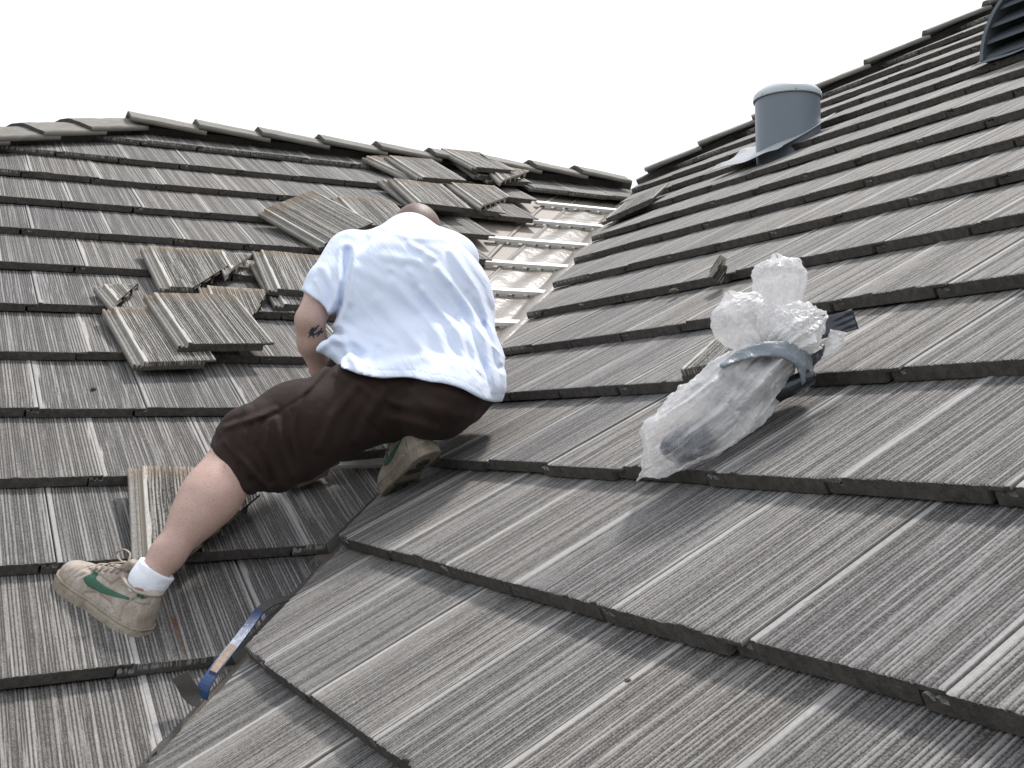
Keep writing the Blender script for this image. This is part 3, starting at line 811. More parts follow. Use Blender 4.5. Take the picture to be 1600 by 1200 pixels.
def body(Q):
    d = ell(Q, HEAD, (.083, .100, .096))
    d = smin(d, ell(Q, HEAD+[0, -.035, .045], (.060, .072, .062)), .03)
    d = smin(d, cone(Q, HEAD+[0, -.035, .098], HEAD+[0, -.062, .118], .010, .014), .012)      # nose
    for s in (-1, 1):
        d = smin(d, ell(Q, HEAD+[s*.079, -.045, .004], (.012, .032, .020)), .006)             # ears
        d = smax(d, -ell(Q, HEAD+[s*.030, -.045, .108], (.017, .011, .014)), .010)            # eye sockets
        d = smin(d, ell(Q, HEAD+[s*.030, -.045, .094], (.012, .012, .012)), .003)
    d = smin(d, cone(Q, HEAD+[-.022, -.098, .092], HEAD+[.022, -.098, .092], .007, .007), .010)
    d = smin(d, cone(Q, HEAD+[0, -.05, -.02], cp(640, 400, 3.30), .062, .070), .04)
    d = smin(d, ell(Q, cp(648, 470, 3.16), (.19, .20, .13)), .05)
    d = smin(d, ell(Q, cp(672, 580, 2.99), (.17, .13, .13)), .05)
    d = smin(d, chain(Q, [(HIP_L, .085), (cp(500, 655, 2.76), .082), (KNEE_L, .050), (cp(364, 730, 2.60), .0545), (cp(330, 774, 2.53), .0575), (cp(304, 808, 2.48), .0505)], .06), .03)
    d = smin(d, chain(Q, [(cp(318, 789, 2.505), .051), (cp(262, 866, 2.425), .0375), (ANK_L, .030), (cp(218, 930, 2.39), .028)], .02), .03)
    d = smin(d, chain(Q, [(HIP_R, .085), (KNEE_R, .060), (cp(650, 620, 3.17), .055), (ANK_R, .034)], .02), .03)
    d = smin(d, chain(Q, [(SH_L, .060), (cp(505, 460, 3.10), .050), (EL_L, .041), (cp(488, 535, 3.08), .0425), (cp(500, 575, 3.13), .031), (WR_L, .027)], .015), .02)
    d = smin(d, chain(Q, [(SH_R, .060), (EL_R, .042), (cp(700, 495, 3.58), .040), (WR_R, .027)], .015), .02)
    d = smin(d, hand(Q, WR_L, (.35, -.75, .6), (.3, .5, .8), 1), .012)
    d = smin(d, hand(Q, WR_R, (-.35, -.7, .5), (-.2, -.6, -.7), -1), .012)
    return d
V_, F_ = surf(body, (-.88, -.50, 2.20), (.02, .62, 3.86), .0062); V_ = relax(V_, F_, 4)
hm = np.clip((.115-np.linalg.norm((V_-HEAD)*[1, .9, 1], axis=1))/.012, 0, 1)*(V_[:, 2]-HEAD[2] < .075)
bo = link('body', mesh_np('body', V_@CB, F_, {'lc': ('FLOAT_VECTOR', V_), 'scalp': ('FLOAT', hm)}, smooth=True), M_SKIN, man)

# shirt ---------------------------------------------------------------------
HEM = ([480, 497, 515, 535, 560, 600, 650, 690, 725, 755, 772, 800], [548, 550, 560, 576, 586, 590, 592, 598, 610, 623, 628, 630])
CREASE = [ # pixel run of a fold, width px, height m (+ out, - in)
    ([(640, 425), (705, 498), (742, 562), (752, 600)], 6, .0075), ([(684, 418), (732, 480), (762, 543), (772, 610)], 5.5, .009),
    ([(704, 392), (745, 452), (770, 520), (782, 565)], 5, .007), ([(660, 455), (712, 518), (738, 590)], 6, .007),
    ([(615, 440), (672, 500), (715, 580)], 7, .005), ([(668, 400), (718, 452), (748, 500)], 5, .005),
    ([(590, 470), (640, 520), (690, 590)], 8, .004), ([(722, 500), (745, 560), (760, 600)], 4, .006),
    ([(494, 548), (516, 530), (548, 533), (580, 548)], 6, .009), ([(518, 520), (545, 548), (560, 580)], 6, .008),
    ([(525, 505), (560, 530), (600, 540)], 6, .005), ([(600, 575), (660, 560), (730, 575)], 7, .003), ([(570, 590), (575, 560), (610, 545)], 5, .004),
    ([(542, 392), (539, 440), (534, 470), (521, 500)], 5.5, -.016), ([(560, 380), (548, 420), (546, 470)], 7, .004),
    ([(505, 420), (520, 450), (524, 480)], 5, .005), ([(495, 440), (506, 465), (512, 485)], 4, .004),
    ([(590, 350), (640, 372), (690, 372)], 5, .003), ([(600, 400), (660, 410), (700, 440)], 6, .0035), ([(560, 420), (600, 440), (650, 480)], 7, .003),
    ([(640, 380), (690, 410), (728, 452)], 4, .0035), ([(610, 420), (660, 452), (700, 500)], 4, .003)]
def vn3(Q, f, s):
    a = Q*f+s; i = np.floor(a).astype(int); t = a-i; t = t*t*(3-2*t); o = 0
    for dx in (0, 1):
        for dy in (0, 1):
            for dz in (0, 1):
                h = np.modf(np.abs(np.sin((i[..., 0]+dx)*12.9898+(i[..., 1]+dy)*78.233+(i[..., 2]+dz)*37.719)*43758.5453))[0]
                o = o+h*np.abs(1-dx-t[..., 0])*np.abs(1-dy-t[..., 1])*np.abs(1-dz-t[..., 2])
    return o
def pelvis(Q):
    d = ell(Q, cp(678, 606, 2.955), (.152, .122, .16))
    d = smin(d, ell(Q, cp(696, 625, 2.85), (.100, .092, .16)), .05)
    d = smin(d, ell(Q, cp(632, 612, 2.93), (.15, .11, .13)), .04)
    return smin(d, ell(Q, cp(668, 648, 2.84), (.085, .062, .135)), .05)
def shorts_core(Q):
    x, y = px_of(Q)
    d = pelvis(Q)
    d = smin(d, ell(Q, cp(590, 575, 3.02), (.14, .09, .10)), .04)
    lg = chain(Q, [(cp(610, 628, 2.88), .108), (cp(540, 640, 2.82), .114), (cp(470, 668, 2.74), .118), (cp(402, 694, 2.655), .100)], .03)
    lg = smin(lg, chain(Q, [(cp(402, 694, 2.655), .098), (cp(352, 752, 2.58), .082)], .02), .02)
    lg = smin(lg, cone(Q, cp(455, 715, 2.70), cp(428, 735, 2.66), .070, .062), .03)
    cut = half(Q, cp(357, 738, 2.60), (-.60, -.80, -.15)) if False else half(Q, cp(355, 737, 2.60), (-.80, -.585, -.25))
    low = half(Q, cp(400, 774, 2.62), (-.12, -.99, 0))
    lg = smax(smax(lg, cut, .006), low, .03)+.0035*np.exp(-((cut+.030)/.004)**2)
    d = smin(d, lg, .035)
    d = smin(d, chain(Q, [(cp(715, 600, 3.0), .112), (cp(668, 565, 3.36), .088)], .02), .03)
    return d
def shirt(Q):
    x, y = px_of(Q)
    d = ell(Q, cp(646, 488, 3.10), (.237, .240, .185))
    d = smin(d, ell(Q, cp(640, 404, 3.24), (.185, .112, .135)), .05)
    d = smin(d, ell(Q, cp(674, 556, 3.00), (.206, .125, .175)), .05)
    d = smin(d, smax(shorts_core(Q)-.023, (532-x)/FPX*3, .01), .03)
    d = smin(d, cone(Q, cp(722, 566, 2.97), cp(762, 602, 2.90), .080, .046), .05)
    d = smin(d, cone(Q, cp(580, 545, 2.97), cp(511, 545, 2.94), .055, .022), .05)
    d = smin(d, ell(Q, cp(704, 404, 3.30), (.088, .075, .10)), .04)
    d = smin(d, cone(Q, cp(640, 380, 3.30), HEAD+[-.01, -.045, -.03], .095, .068), .035)      # neckband
    # loose cloth falling to the waist
    sl = chain(Q, [(cp(552, 404, 3.22), .088), (cp(520, 450, 3.13), .078), (cp(492, 490, 3.07), .068)], .02)
    sl = smax(sl, half(Q, cp(500, 475, 3.07), (-.60, -.78, -.1)), .004)
    d = smin(d, sl, .022)
    near = np.clip((3.22-Q[..., 2])/.10, 0, 1)*np.where(x > 590, np.clip((np.interp(x, HEM[0], HEM[1])-14-y)/34, .12, 1), 1)
    for pts, wd, hgt in CREASE:
        s = seg2(x, y, pts); d = d-hgt*np.exp(-(s/wd)**2)*near+hgt*.45*np.exp(-((s-wd*1.9)/(wd*.9))**2)*near
    # small diagonal wrinkles, stronger to the right
    u = (x*.80+y*.60)/300.; w_ = (-x*.60+y*.80)/300.
    q = np.stack([u*2.2, w_*11+.6*np.sin(u*6), Q[..., 2]*2], -1)
    d = d-(vn3(q, 1.6, 3.3)-.5)*.0045*np.clip((x-560)/150, .2, 1)*near
    # tight long folds raking down the right side
    q2 = np.stack([u*1.2, w_*26+1.2*np.sin(u*5+1), Q[..., 2]*1.5], -1)
    rg = 1-np.abs(vn3(q2, 1.3, 8.1)*2-1)
    d = d-.0045*(rg**2-.3)*np.clip((x-640)/90, 0, 1)*np.clip((y-400)/60, 0, 1)*near
    hemy = np.interp(x, HEM[0], HEM[1])+1.5*np.sin(x/13)
    band = np.abs(y-(hemy-12)) < .9
    d = smax(d, (y-hemy)/FPX*3.0, .004)
    d = d+.0012*band
    return d
so = sdf_obj('t_shirt', shirt, (-.72, -.12, 2.58), (.06, .56, 3.52), .0042, M_SHIRT, man, it=1)
# shorts ----------------------------------------------------------------------
SCR = [([(515, 565), (470, 620), (455, 680), (470, 740)], 5, .006), ([(560, 600), (520, 650), (500, 700)], 6, .005), ([(352, 668), (392, 655), (430, 640)], 4, .005),
    ([(385, 640), (378, 690), (390, 740)], 6, .007), ([(350, 690), (380, 720), (420, 765)], 4, .005), ([(600, 610), (570, 660), (560, 690)], 7, .005),
    ([(410, 660), (404, 700), (425, 750)], 5, -.006), ([(640, 610), (690, 650), (740, 650)], 8, .005), ([(430, 655), (440, 700), (460, 745)], 6, .006), ([(580, 600), (610, 640), (680, 660)], 6, -.005), ([(525, 580), (600, 625), (700, 640)], 7, .004)]
def shorts(Q):
    x, y = px_of(Q)
    d = shorts_core(Q)
    fr = np.clip((y-np.interp(x, HEM[0], HEM[1])-2)/12, 0, 1)
    for pts in ([(528, 566), (486, 612), (430, 648), (392, 664)], [(455, 640), (468, 690), (474, 742)], [(560, 605), (566, 650), (600, 684)]): d = d+fr*.0032*np.exp(-(seg2(x, y, pts)/2.4)**2)
    for pts, wd, hgt in SCR:
        s = seg2(x, y, pts); d = d+fr*(-hgt*np.exp(-(s/wd)**2)+hgt*.5*np.exp(-((s-wd*2)/wd)**2))
    d = d-fr*(vn3(Q, 16, 7.7)-.5)*.008
    return d
sdf_obj('shorts', shorts, (-.84, -.40, 2.36), (.02, .24, 3.52), .0042, M_SHORTS, man, it=1)

# socks and shoes -------------------------------------------------------------
sdf_obj('sock', lambda Q: smax(smax(chain(Q, [(cp(212, 945, 2.395), .030), (cp(217, 930, 2.400), .030), (cp(231, 908, 2.400), .0405), (cp(258, 872, 2.42), .0490)], .015), half(Q, cp(248, 889, 2.41), (.56, .80, .1)), .003), -chain(Q, [(cp(253, 879, 2.41), .034), (cp(266, 860, 2.43), .0435)], .01), .002), (-.90, -.55, 2.24), (-.68, -.30, 2.50), .003, M_SOCK, man)
sdf_obj('sock', lambda Q: smax(chain(Q, [(cp(627, 694, 2.90), .028), (ANK_R, .034), (cp(640, 640, 2.98), .044)], .01), half(Q, cp(640, 650, 2.96), (0, 1, .5)), .003), (-.40, -.28, 2.70), (-.18, 0, 3.05), .004, M_SOCK, man)

def leather(name, col, dirt, rough=.6):
    m, nt, b = mat_new(name)
    a = nt.nodes.new('ShaderNodeAttribute'); a.attribute_name = 'lc'; v = a.outputs['Vector']
    f = ramp(nt, noise(nt, v, 24, 5, .7), .32, .68)
    c = mix(nt, f, dirt, col); c = mix(nt, ramp(nt, noise(nt, v, 260, 3, .7), .56, .7), c, tuple(x*.55 for x in dirt))
    nt.links.new(c, b.inputs['Base Color']); b.inputs['Roughness'].default_value = rough
    bump(nt, b, math_n(nt, 'ADD', noise(nt, v, 60, 4, .6), math_n(nt, 'MULTIPLY', noise(nt, v, 500, 2, .5), .3)), .0022)
    return m
M_LEA = leather('dirty_leather', (.50, .445, .395), (.30, .235, .185))
M_LEA2 = leather('panel_leather', (.44, .385, .335), (.28, .22, .17))
M_SOLE = leather('rubber_sole', (.38, .325, .255), (.20, .165, .12), .75)
M_GREEN = leather('green_leather', (.035, .155, .085), (.03, .10, .06))
M_LACE = leather('lace_cloth', (.44, .38, .32), (.30, .24, .19), .9)
M_DARK = simple('dark_seam', (.06, .05, .04), .9)
M_TREAD = simple('dark_tread', (.05, .052, .045), .85)

def foot_halfwidth(x):
    return np.interp(x, [-.002, .01, .04, .09, .14, .19, .23, .262, .280, .288], [.016, .031, .040, .040, .040, .048, .049, .039, .022, .005])
def centre(x): return np.interp(x, [0, .10, .20, .288], [0, 0, .004, .010])
def shoe_upper(Q):
    x, y, z = Q[..., 0], Q[..., 1], Q[..., 2]
    L1 = np.interp(x, [-.01, .0, .02, .05, .08, .11, .15, .19, .23, .265, .285, .30], [.070, .110, .115, .106, .106, .116, .100, .082, .070, .060, .042, .02])   # top line
    hw = foot_halfwidth(x)-.003
    yy = y-centre(x)
    zc = .028; a = np.maximum(hw, .004); b = np.maximum(L1-zc, .008)
    k = (np.abs(yy)/a)**2.6+(np.clip(z-zc, 0, 1)/b)**2.4
    d = (k**(1/2.5)-1)*np.minimum(a, b)*.85
    d = smax(d, .022-z, .003)
    d = smax(d, -x-.002, .006)
    hole = ell(Q, np.array([.054, 0, .150]), (.048, .034, .050))
    d = smax(d, -hole, .006)
    # panel seams: toe cap, lace stay, heel counter
    def seam(pts, w=.0024, h=.0030):
        s = seg2(x, z, pts); return h*np.exp(-(s/w)**2)
    d = d+seam([(.205, .03), (.200, .055), (.178, .075), (.170, .09)])+seam([(.205, .072), (.150, .082), (.105, .083), (.098, .10)])+seam([(.045, .03), (.050, .060), (.035, .085), (.02, .10)])+seam([(.060, .034), (.085, .050), (.13, .052), (.165, .034)])
    # creases across the toes
    for cx in (.198, .214, .229): d = d+.0022*np.exp(-((x+.25*z-cx-.01)/.0030)**2)*np.clip((z-.04)/.02, 0, 1)
    return d
def shoe_sole(Q):
    x, y, z = Q[..., 0], Q[..., 1], Q[..., 2]
    hw = foot_halfwidth(x)+.004; yy = y-centre(x)
    k = np.abs(yy)-hw
    d = smax(smax(k*.9, z-.033, .004), -z, .003)
    d = smax(smax(d, -x-.006, .006), x-.294, .008)
    d = d+.0026*np.exp(-((z-.026)/.0022)**2)
    gx = np.minimum(np.abs(np.mod(x*1.0, .012)-.006), 1)
    d = d+.002*(gx < .0015)*(z < .004)
    return d
def make_shoe(label_frame, name='shoe'):
    frame = label_frame
    up = sdf_obj(name, shoe_upper, (-.02, -.06, .015), (.31, .066, .125), .0026, M_LEA, man, it=1, frame=frame)
    def child(o): return childof(o, up)
    child(sdf_obj('sole', shoe_sole, (-.02, -.065, -.006), (.31, .07, .042), .0026, M_SOLE, None, it=1, frame=frame))
    def side_patch(nm, top, bot, mat, sgn, off=.0012, n=26, m=7):
        """a patch between two side-view curves laid on the shoe side by marching inwards"""
        top, bot = np.array(top), np.array(bot); tt = np.linspace(0, 1, n)
        def cv(c, t):
            s = np.concatenate([[0], np.cumsum(np.hypot(*np.diff(c, axis=0).T))]); s /= s[-1]
            return np.stack([np.interp(t, s, c[:, 0]), np.interp(t, s, c[:, 1])], -1)
        A_, B_ = cv(top, tt), cv(bot, tt)
        G_ = np.stack([A_*(1-k)+B_*k for k in np.linspace(0, 1, m)], 1).reshape(-1, 2)
        G_[:, 1] = np.minimum(G_[:, 1], np.interp(G_[:, 0], [-.01, .0, .02, .05, .08, .11, .15, .19, .23], [.070, .110, .115, .106, .106, .116, .100, .082, .070])-.010)
        yv = np.full(len(G_), .075)*sgn
        for _ in range(60):
            Q = np.stack([G_[:, 0], yv, G_[:, 1]], -1); yv = yv-sgn*np.clip(shoe_upper(Q), -.004, .004)*.8
        Q = np.stack([G_[:, 0], yv+sgn*off, G_[:, 1]], -1)
        Q2 = Q-np.array([0, sgn*off*2.2, 0])
        idx = np.arange(n*m).reshape(n, m); q = np.stack([idx[:-1, :-1], idx[1:, :-1], idx[1:, 1:], idx[:-1, 1:]], -1).reshape(-1, 4)
        bd = list(idx[0, :])+list(idx[1:, -1])+list(idx[-1, ::-1][1:])+list(idx[::-1, 0][1:-1]); N0 = n*m
        wl = np.array([(bd[i], bd[(i+1) % len(bd)], bd[(i+1) % len(bd)]+N0, bd[i]+N0) for i in range(len(bd))])
        me = mesh_np(nm, frame(np.concatenate([Q, Q2])), np.concatenate([q, q[:, ::-1]+N0, wl]), {'lc': ('FLOAT_VECTOR', np.concatenate([Q, Q2]))}, smooth=False)
        return child(link(nm, me, mat))
    for sg in (1, -1):
        side_patch('side_stripe', [(.046, .083), (.080, .078), (.120, .074), (.150, .074), (.160, .084), (.162, .090)], [(.046, .079), (.080, .069), (.120, .058), (.160, .054), (.182, .062), (.168, .088)], M_GREEN, sg, off=.0016)
        side_patch('heel_emblem', [(.010, .101), (.018, .097), (.030, .0975), (.036, .103)], [(.010, .099), (.018, .093), (.032, .092), (.038, .102)], M_GREEN, sg, off=.002, n=10, m=4)
        side_patch('heel_panel', [(.003, .105), (.02, .108), (.034, .100), (.042, .085)], [(.003, .088), (.016, .083), (.028, .082), (.038, .082)], M_LEA2, sg, off=.0010)
    def tube(nm, pts, r, mat, n=6):
        pts = np.array(pts); V = []; Fc = []
        # smooth
        t = np.linspace(0, len(pts)-1, len(pts)*5); i0 = np.clip(t.astype(int), 0, len(pts)-2); f = t-i0
        P_ = np.stack([np.interp(t, np.arange(len(pts)), pts[:, k]) for k in range(3)], -1)
        for _ in range(3): P_[1:-1] = (P_[:-2]+P_[1:-1]*2+P_[2:])/4
        for i, p_ in enumerate(P_):
            tg = P_[min(i+1, len(P_)-1)]-P_[max(i-1, 0)]; tg /= np.linalg.norm(tg)+1e-9
            a = np.cross(tg, [0.1, .2, 1]); a /= np.linalg.norm(a); b = np.cross(tg, a)
            V += [p_+r*(math.cos(2*math.pi*k/n)*a+.6*math.sin(2*math.pi*k/n)*b) for k in range(n)]
        for i in range(len(P_)-1):
            for k in range(n): Fc.append((i*n+k, i*n+(k+1) % n, (i+1)*n+(k+1) % n, (i+1)*n+k))
        Fc += [tuple(range(n))[::-1], tuple((len(P_)-1)*n+k for k in range(n))]
        V = np.array(V)
        return child(link(nm, mesh_np(nm, frame(V), Fc, {'lc': ('FLOAT_VECTOR', V)}, smooth=True), mat))
    def topz(x): return float(np.interp(x, [.08, .11, .15, .19, .23], [.109, .119, .103, .085, .073]))
    for xx in (.108, .124, .141, .158, .174):
        tube('lace', [(xx, -.026, topz(xx)-.010), (xx+.004, -.010, topz(xx+.004)+.004), (xx-.004, .010, topz(xx)+.004), (xx+.003, .028, topz(xx)-.010)], .0034, M_LACE)
    tube('lace_bow', [(.112, .004, .122), (.130, .022, .140), (.165, .034, .134), (.188, .036, .112), (.160, .032, .106), (.125, .012, .124), (.106, -.020, .134), (.128, -.040, .124), (.110, -.024, .118), (.10, .018, .126), (.088, .042, .108)], .0028, M_LACE)
    tube('tongue', [(.120, 0, .108), (.102, 0, .124), (.090, 0, .138)], .016, M_LEA2, 12)
    # rim round the ankle opening
    rim = [(.052+.050*math.cos(a), .034*math.sin(a), .111+.004*math.cos(a)-.006*math.sin(a)**2) for a in np.linspace(.55, 2*math.pi-.55, 16)]
    tube('collar', rim, .0055, M_LEA2, 8)
    for px_, py_, rr in ((.215, .004, .026), (.060, 0, .020)):
        for r0, r1 in ((rr, rr-.004), (rr-.009, rr-.013)):
            V_, F_ = [], []; n0 = 0
            for k in range(28):
                a = 2*math.pi*k/28
                V_ += [(px_+r0*math.cos(a), py_+r0*math.sin(a), -.0022), (px_+r1*math.cos(a), py_+r1*math.sin(a), -.0022), (px_+r0*math.cos(a), py_+r0*math.sin(a), .002), (px_+r1*math.cos(a), py_+r1*math.sin(a), .002)]
            for k in range(28):
                a, b = n0+k*4, n0+((k+1) % 28)*4; F_ += [(a, b, b+1, a+1), (a, a+2, b+2, b), (a+1, b+1, b+3, a+3)]
            child(link('tread_ring', mesh_np('tread', frame(np.array(V_)), F_), M_TREAD))
    for x_ in (.090, .102, .114, .172, .180, .250, .258, .266):
        V_, F_ = box_pts((x_, -.03, -.0024), (.0035, 0, 0), (0, .066 if x_ > .16 else .052, 0), (0, 0, .004))
        child(link('tread_bar', mesh_np('tread', frame(np.array(V_)), F_), M_TREAD))
    return up
def mkframe(heel, fwd, upv, mirror=1, s=1.0):
    f = np.array(fwd, float); f /= np.linalg.norm(f); u = np.array(upv, float); u -= f*(u@f); u /= np.linalg.norm(u); y = np.cross(u, f)*mirror
    B = np.stack([f, y, u])*s
    return lambda V: (np.array(heel)+np.asarray(V)@B)@CB
# planted left shoe, seen from its outer side; +y side of the shoe frame turned to the camera
LS = make_shoe(mkframe(cp(223, 1003, 2.375), (-.80, .36, .44), (.36, .90, -.12), 1, 1.06))
LS['label'] = 'outstretched shoe seen from its outer side'
RS = make_shoe(mkframe(cp(676, 708, 2.79), (-.46, -.46, .66), (-.40, .80, .28), 1, 1.0))
RS['label'] = 'shoe on tiptoe under him with its heel raised'
# tattoo: a few thin inked strokes that follow the forearm
def on_body(px, py, d0=2.90):
    d = d0
    for _ in range(40): d += float(body(cp(px, py, d)[None])[0])*.9
    return cp(px, py, d)
M_INK = simple('tattoo_ink', (.045, .055, .06), .6)
def ink(run, wpx=1.3):
    V = []; run = np.array(run, float)
    t = np.linspace(0, 1, 9); s_ = np.linspace(0, 1, len(run)); X = np.interp(t, s_, run[:, 0]); Y = np.interp(t, s_, run[:, 1])
    for i in range(9):
        j0, j1 = max(i-1, 0), min(i+1, 8); tx, ty = X[j1]-X[j0], Y[j1]-Y[j0]; l = math.hypot(tx, ty); nx, ny = -ty/l, tx/l
        w_ = wpx*(.45+.55*math.sin(math.pi*(i+.5)/9))
        for sg in (-1, 1):
            q = on_body(X[i]+nx*w_*sg, Y[i]+ny*w_*sg); V += [q-[0, 0, .0012], q+[0, 0, .0012]]
    Fc = []
    for i in range(8):
        a, b = i*4, i*4+4; Fc += [(a, a+2, b+2, b), (a+1, b+1, b+3, a+3), (a, b, b+1, a+1), (a+2, a+3, b+3, b+2)]
    V = np.array(V); return childof(link('tattoo', mesh_np('tattoo', V@CB, Fc), M_INK), bo)
for r in ([(482, 527), (488, 519), (496, 513)], [(484, 516), (492, 514), (499, 508)], [(486, 524), (494, 522), (501, 516)], [(490, 528), (489, 520), (487, 512)], [(496, 526), (500, 520), (503, 512)], [(482, 521), (487, 517), (490, 511)], [(498, 517), (503, 520), (505, 516)]):
    ink(r)

# ---------------------------------------------------------------- taped plastic bundle on the right slope
def w2c(p): return CB@np.array(p)
def cR(px, py, h): return w2c(hitR(px, py, h))
AX = [(cR(1050, 690, .048), .050), (cR(1092, 662, .060), .064), (cR(1140, 622, .066), .070), (cR(1188, 578, .072), .074), (cR(1212, 552, .078), .058)]
dT = AX[4][0][2]
AXD = AX[3][0]-AX[0][0]; AXD /= np.linalg.norm(AXD)
SIDE_ = np.cross(AXD, CB@NR); SIDE_ /= np.linalg.norm(SIDE_); NRM = np.cross(SIDE_, AXD)
def bag0(Q):
    d = chain(Q, AX, .03)
    d = smin(d, ell(Q, cp(1160, 672, AX[1][0][2]+.04), (.052, .026, .05)), .03)
    d = smin(d, ell(Q, cR(1212, 640, .022), (.036, .036, .05)), .02)
    d = smin(d, cone(Q, cR(1024, 722, .012), cR(1100, 722, .012), .020, .020), .03)
    d = smin(d, ell(Q, cp(1217, 452, dT+.02), (.046, .056, .042)), .012)
    d = smin(d, cone(Q, cp(1208, 486, dT), cp(1205, 530, dT-.03), .022, .046), .02)
    d = smin(d, ell(Q, cp(1155, 512, dT-.03), (.048, .068, .045)), .014)
    d = smin(d, ell(Q, cp(1238, 514, dT-.04), (.062, .036, .045)), .014)
    d = smin(d, cone(Q, cp(1165, 700, AX[0][0][2]+.02), cp(1192, 690, AX[1][0][2]+.02), .028, .008), .02)
    return d
_cr = np.random.default_rng(5)
CR1 = [(_cr.normal(size=3)*[.25, 1, 1], _cr.uniform(9, 17), _cr.random()*9) for _ in range(5)]
CR2 = [(_cr.normal(size=3)*[.6, 1, 1], _cr.uniform(22, 44), _cr.random()*9) for _ in range(7)]
def tri(L, dirs):
    o = 0
    for n_, f_, p_ in dirs:
        n_ = n_/np.linalg.norm(n_); s = (L@n_)*f_+p_; o = o+np.abs(2*(s-np.floor(s))-1)
    return o/len(dirs)
def bag(Q):
    d = bag0(Q)
    L = np.stack([(Q@AXD)*1.0, Q@SIDE_, Q@NRM], -1)
    w1 = L+.030*(vn3(L, 9, 2.2)[..., None]-.5)*np.array([0, 1, 1.])
    w2 = L+.020*(vn3(L, 16, 6.1)[..., None]-.5)
    x, y = px_of(Q)
    pinch = np.exp(-(seg2(x, y, TAPE)/14)**2)
    lobe = np.clip((500-y)/30, 0, 1)
    e_ = 1-np.abs(vn3(w1*np.array([3, 52, 52.]), 1, 4.4)*2-1)
    d = d-(.058*(tri(w1, CR1)-.5)+.034*(tri(w2, CR2)-.5)+.012*(e_**2-.3))*(1-.5*pinch)*(1-.35*lobe)+.005*pinch+.004
    return d
TAPE = [(1128, 571), (1155, 555), (1195, 545), (1228, 547), (1252, 560), (1264, 582), (1266, 600)]
def film_mat(opac=.36):
    m = bpy.data.materials.new('clear_film'); m.use_nodes = True; nt = m.node_tree; nt.nodes.clear()
    a = nt.nodes.new('ShaderNodeAttribute'); a.attribute_name = 'lc'; v = a.outputs['Vector']
    out = nt.nodes.new('ShaderNodeOutputMaterial')
    b = nt.nodes.new('ShaderNodeBsdfPrincipled'); b.inputs['Base Color'].default_value = (.93, .91, .90, 1); b.inputs['Roughness'].default_value = .13; b.inputs['Coat Weight'].default_value = .5; b.inputs['Coat Roughness'].default_value = .05
    b.inputs['Specular IOR Level'].default_value = .6
    tl = nt.nodes.new('ShaderNodeBsdfTranslucent'); tl.inputs[0].default_value = (.96, .93, .92, 1)
    tr = nt.nodes.new('ShaderNodeBsdfTransparent'); tr.inputs[0].default_value = (.96, .96, .97, 1)
    m1 = nt.nodes.new('ShaderNodeMixShader'); m1.inputs[0].default_value = .30; nt.links.new(b.outputs[0], m1.inputs[1]); nt.links.new(tl.outputs[0], m1.inputs[2])
    m2 = nt.nodes.new('ShaderNodeMixShader')
    lw = nt.nodes.new('ShaderNodeLayerWeight'); lw.inputs[0].default_value = .35
    nz = ramp(nt, noise(nt, v, 28, 4, .65), .34, .66)
    f = math_n(nt, 'ADD', math_n(nt, 'MULTIPLY', nz, .26), math_n(nt, 'MULTIPLY', lw.outputs['Facing'], .40))
    oa = nt.nodes.new('ShaderNodeAttribute'); oa.attribute_name = 'op'
    f = math_n(nt, 'ADD', f, math_n(nt, 'ADD', oa.outputs['Fac'], opac), clamp=True)
    nt.links.new(f, m2.inputs[0]); nt.links.new(tr.outputs[0], m2.inputs[1]); nt.links.new(m1.outputs[0], m2.inputs[2]); nt.links.new(m2.outputs[0], out.inputs[0])
    bp = nt.nodes.new('ShaderNodeBump'); bp.inputs['Distance'].default_value = .004
    h = math_n(nt, 'ABSOLUTE', math_n(nt, 'SUBTRACT', noise(nt, v, 55, 4, .6), .5))
    nt.links.new(h, bp.inputs['Height']); nt.links.new(bp.outputs[0], b.inputs['Normal']); nt.links.new(bp.outputs[0], tl.inputs['Normal'])
    return m
M_FILM = film_mat(); M_FILM2 = film_mat(.62)
M_TAPE = simple('duct_tape', (.20, .225, .25), .32, 34, .006, .15, vscale=30)
M_BLACKP = simple('dark_plastic', (.012, .018, .026), .22, 30, .002, .3, spec=.7)
M_GREYP = simple('grey_plastic', (.075, .09, .11), .5, 30, .006, .35, vscale=16)
bag_at = hitR(1085, 740)
bundle = tag(empty('plastic_bundle', tuple(bag_at)), 'crumpled clear plastic bag bundle bound with grey tape lying on the right slope', 'plastic bag')
lo_b = np.min([p-r for p, r in AX], 0)-.05; hi_b = np.max([p+r for p, r in AX], 0)+[.09, .24, .12]
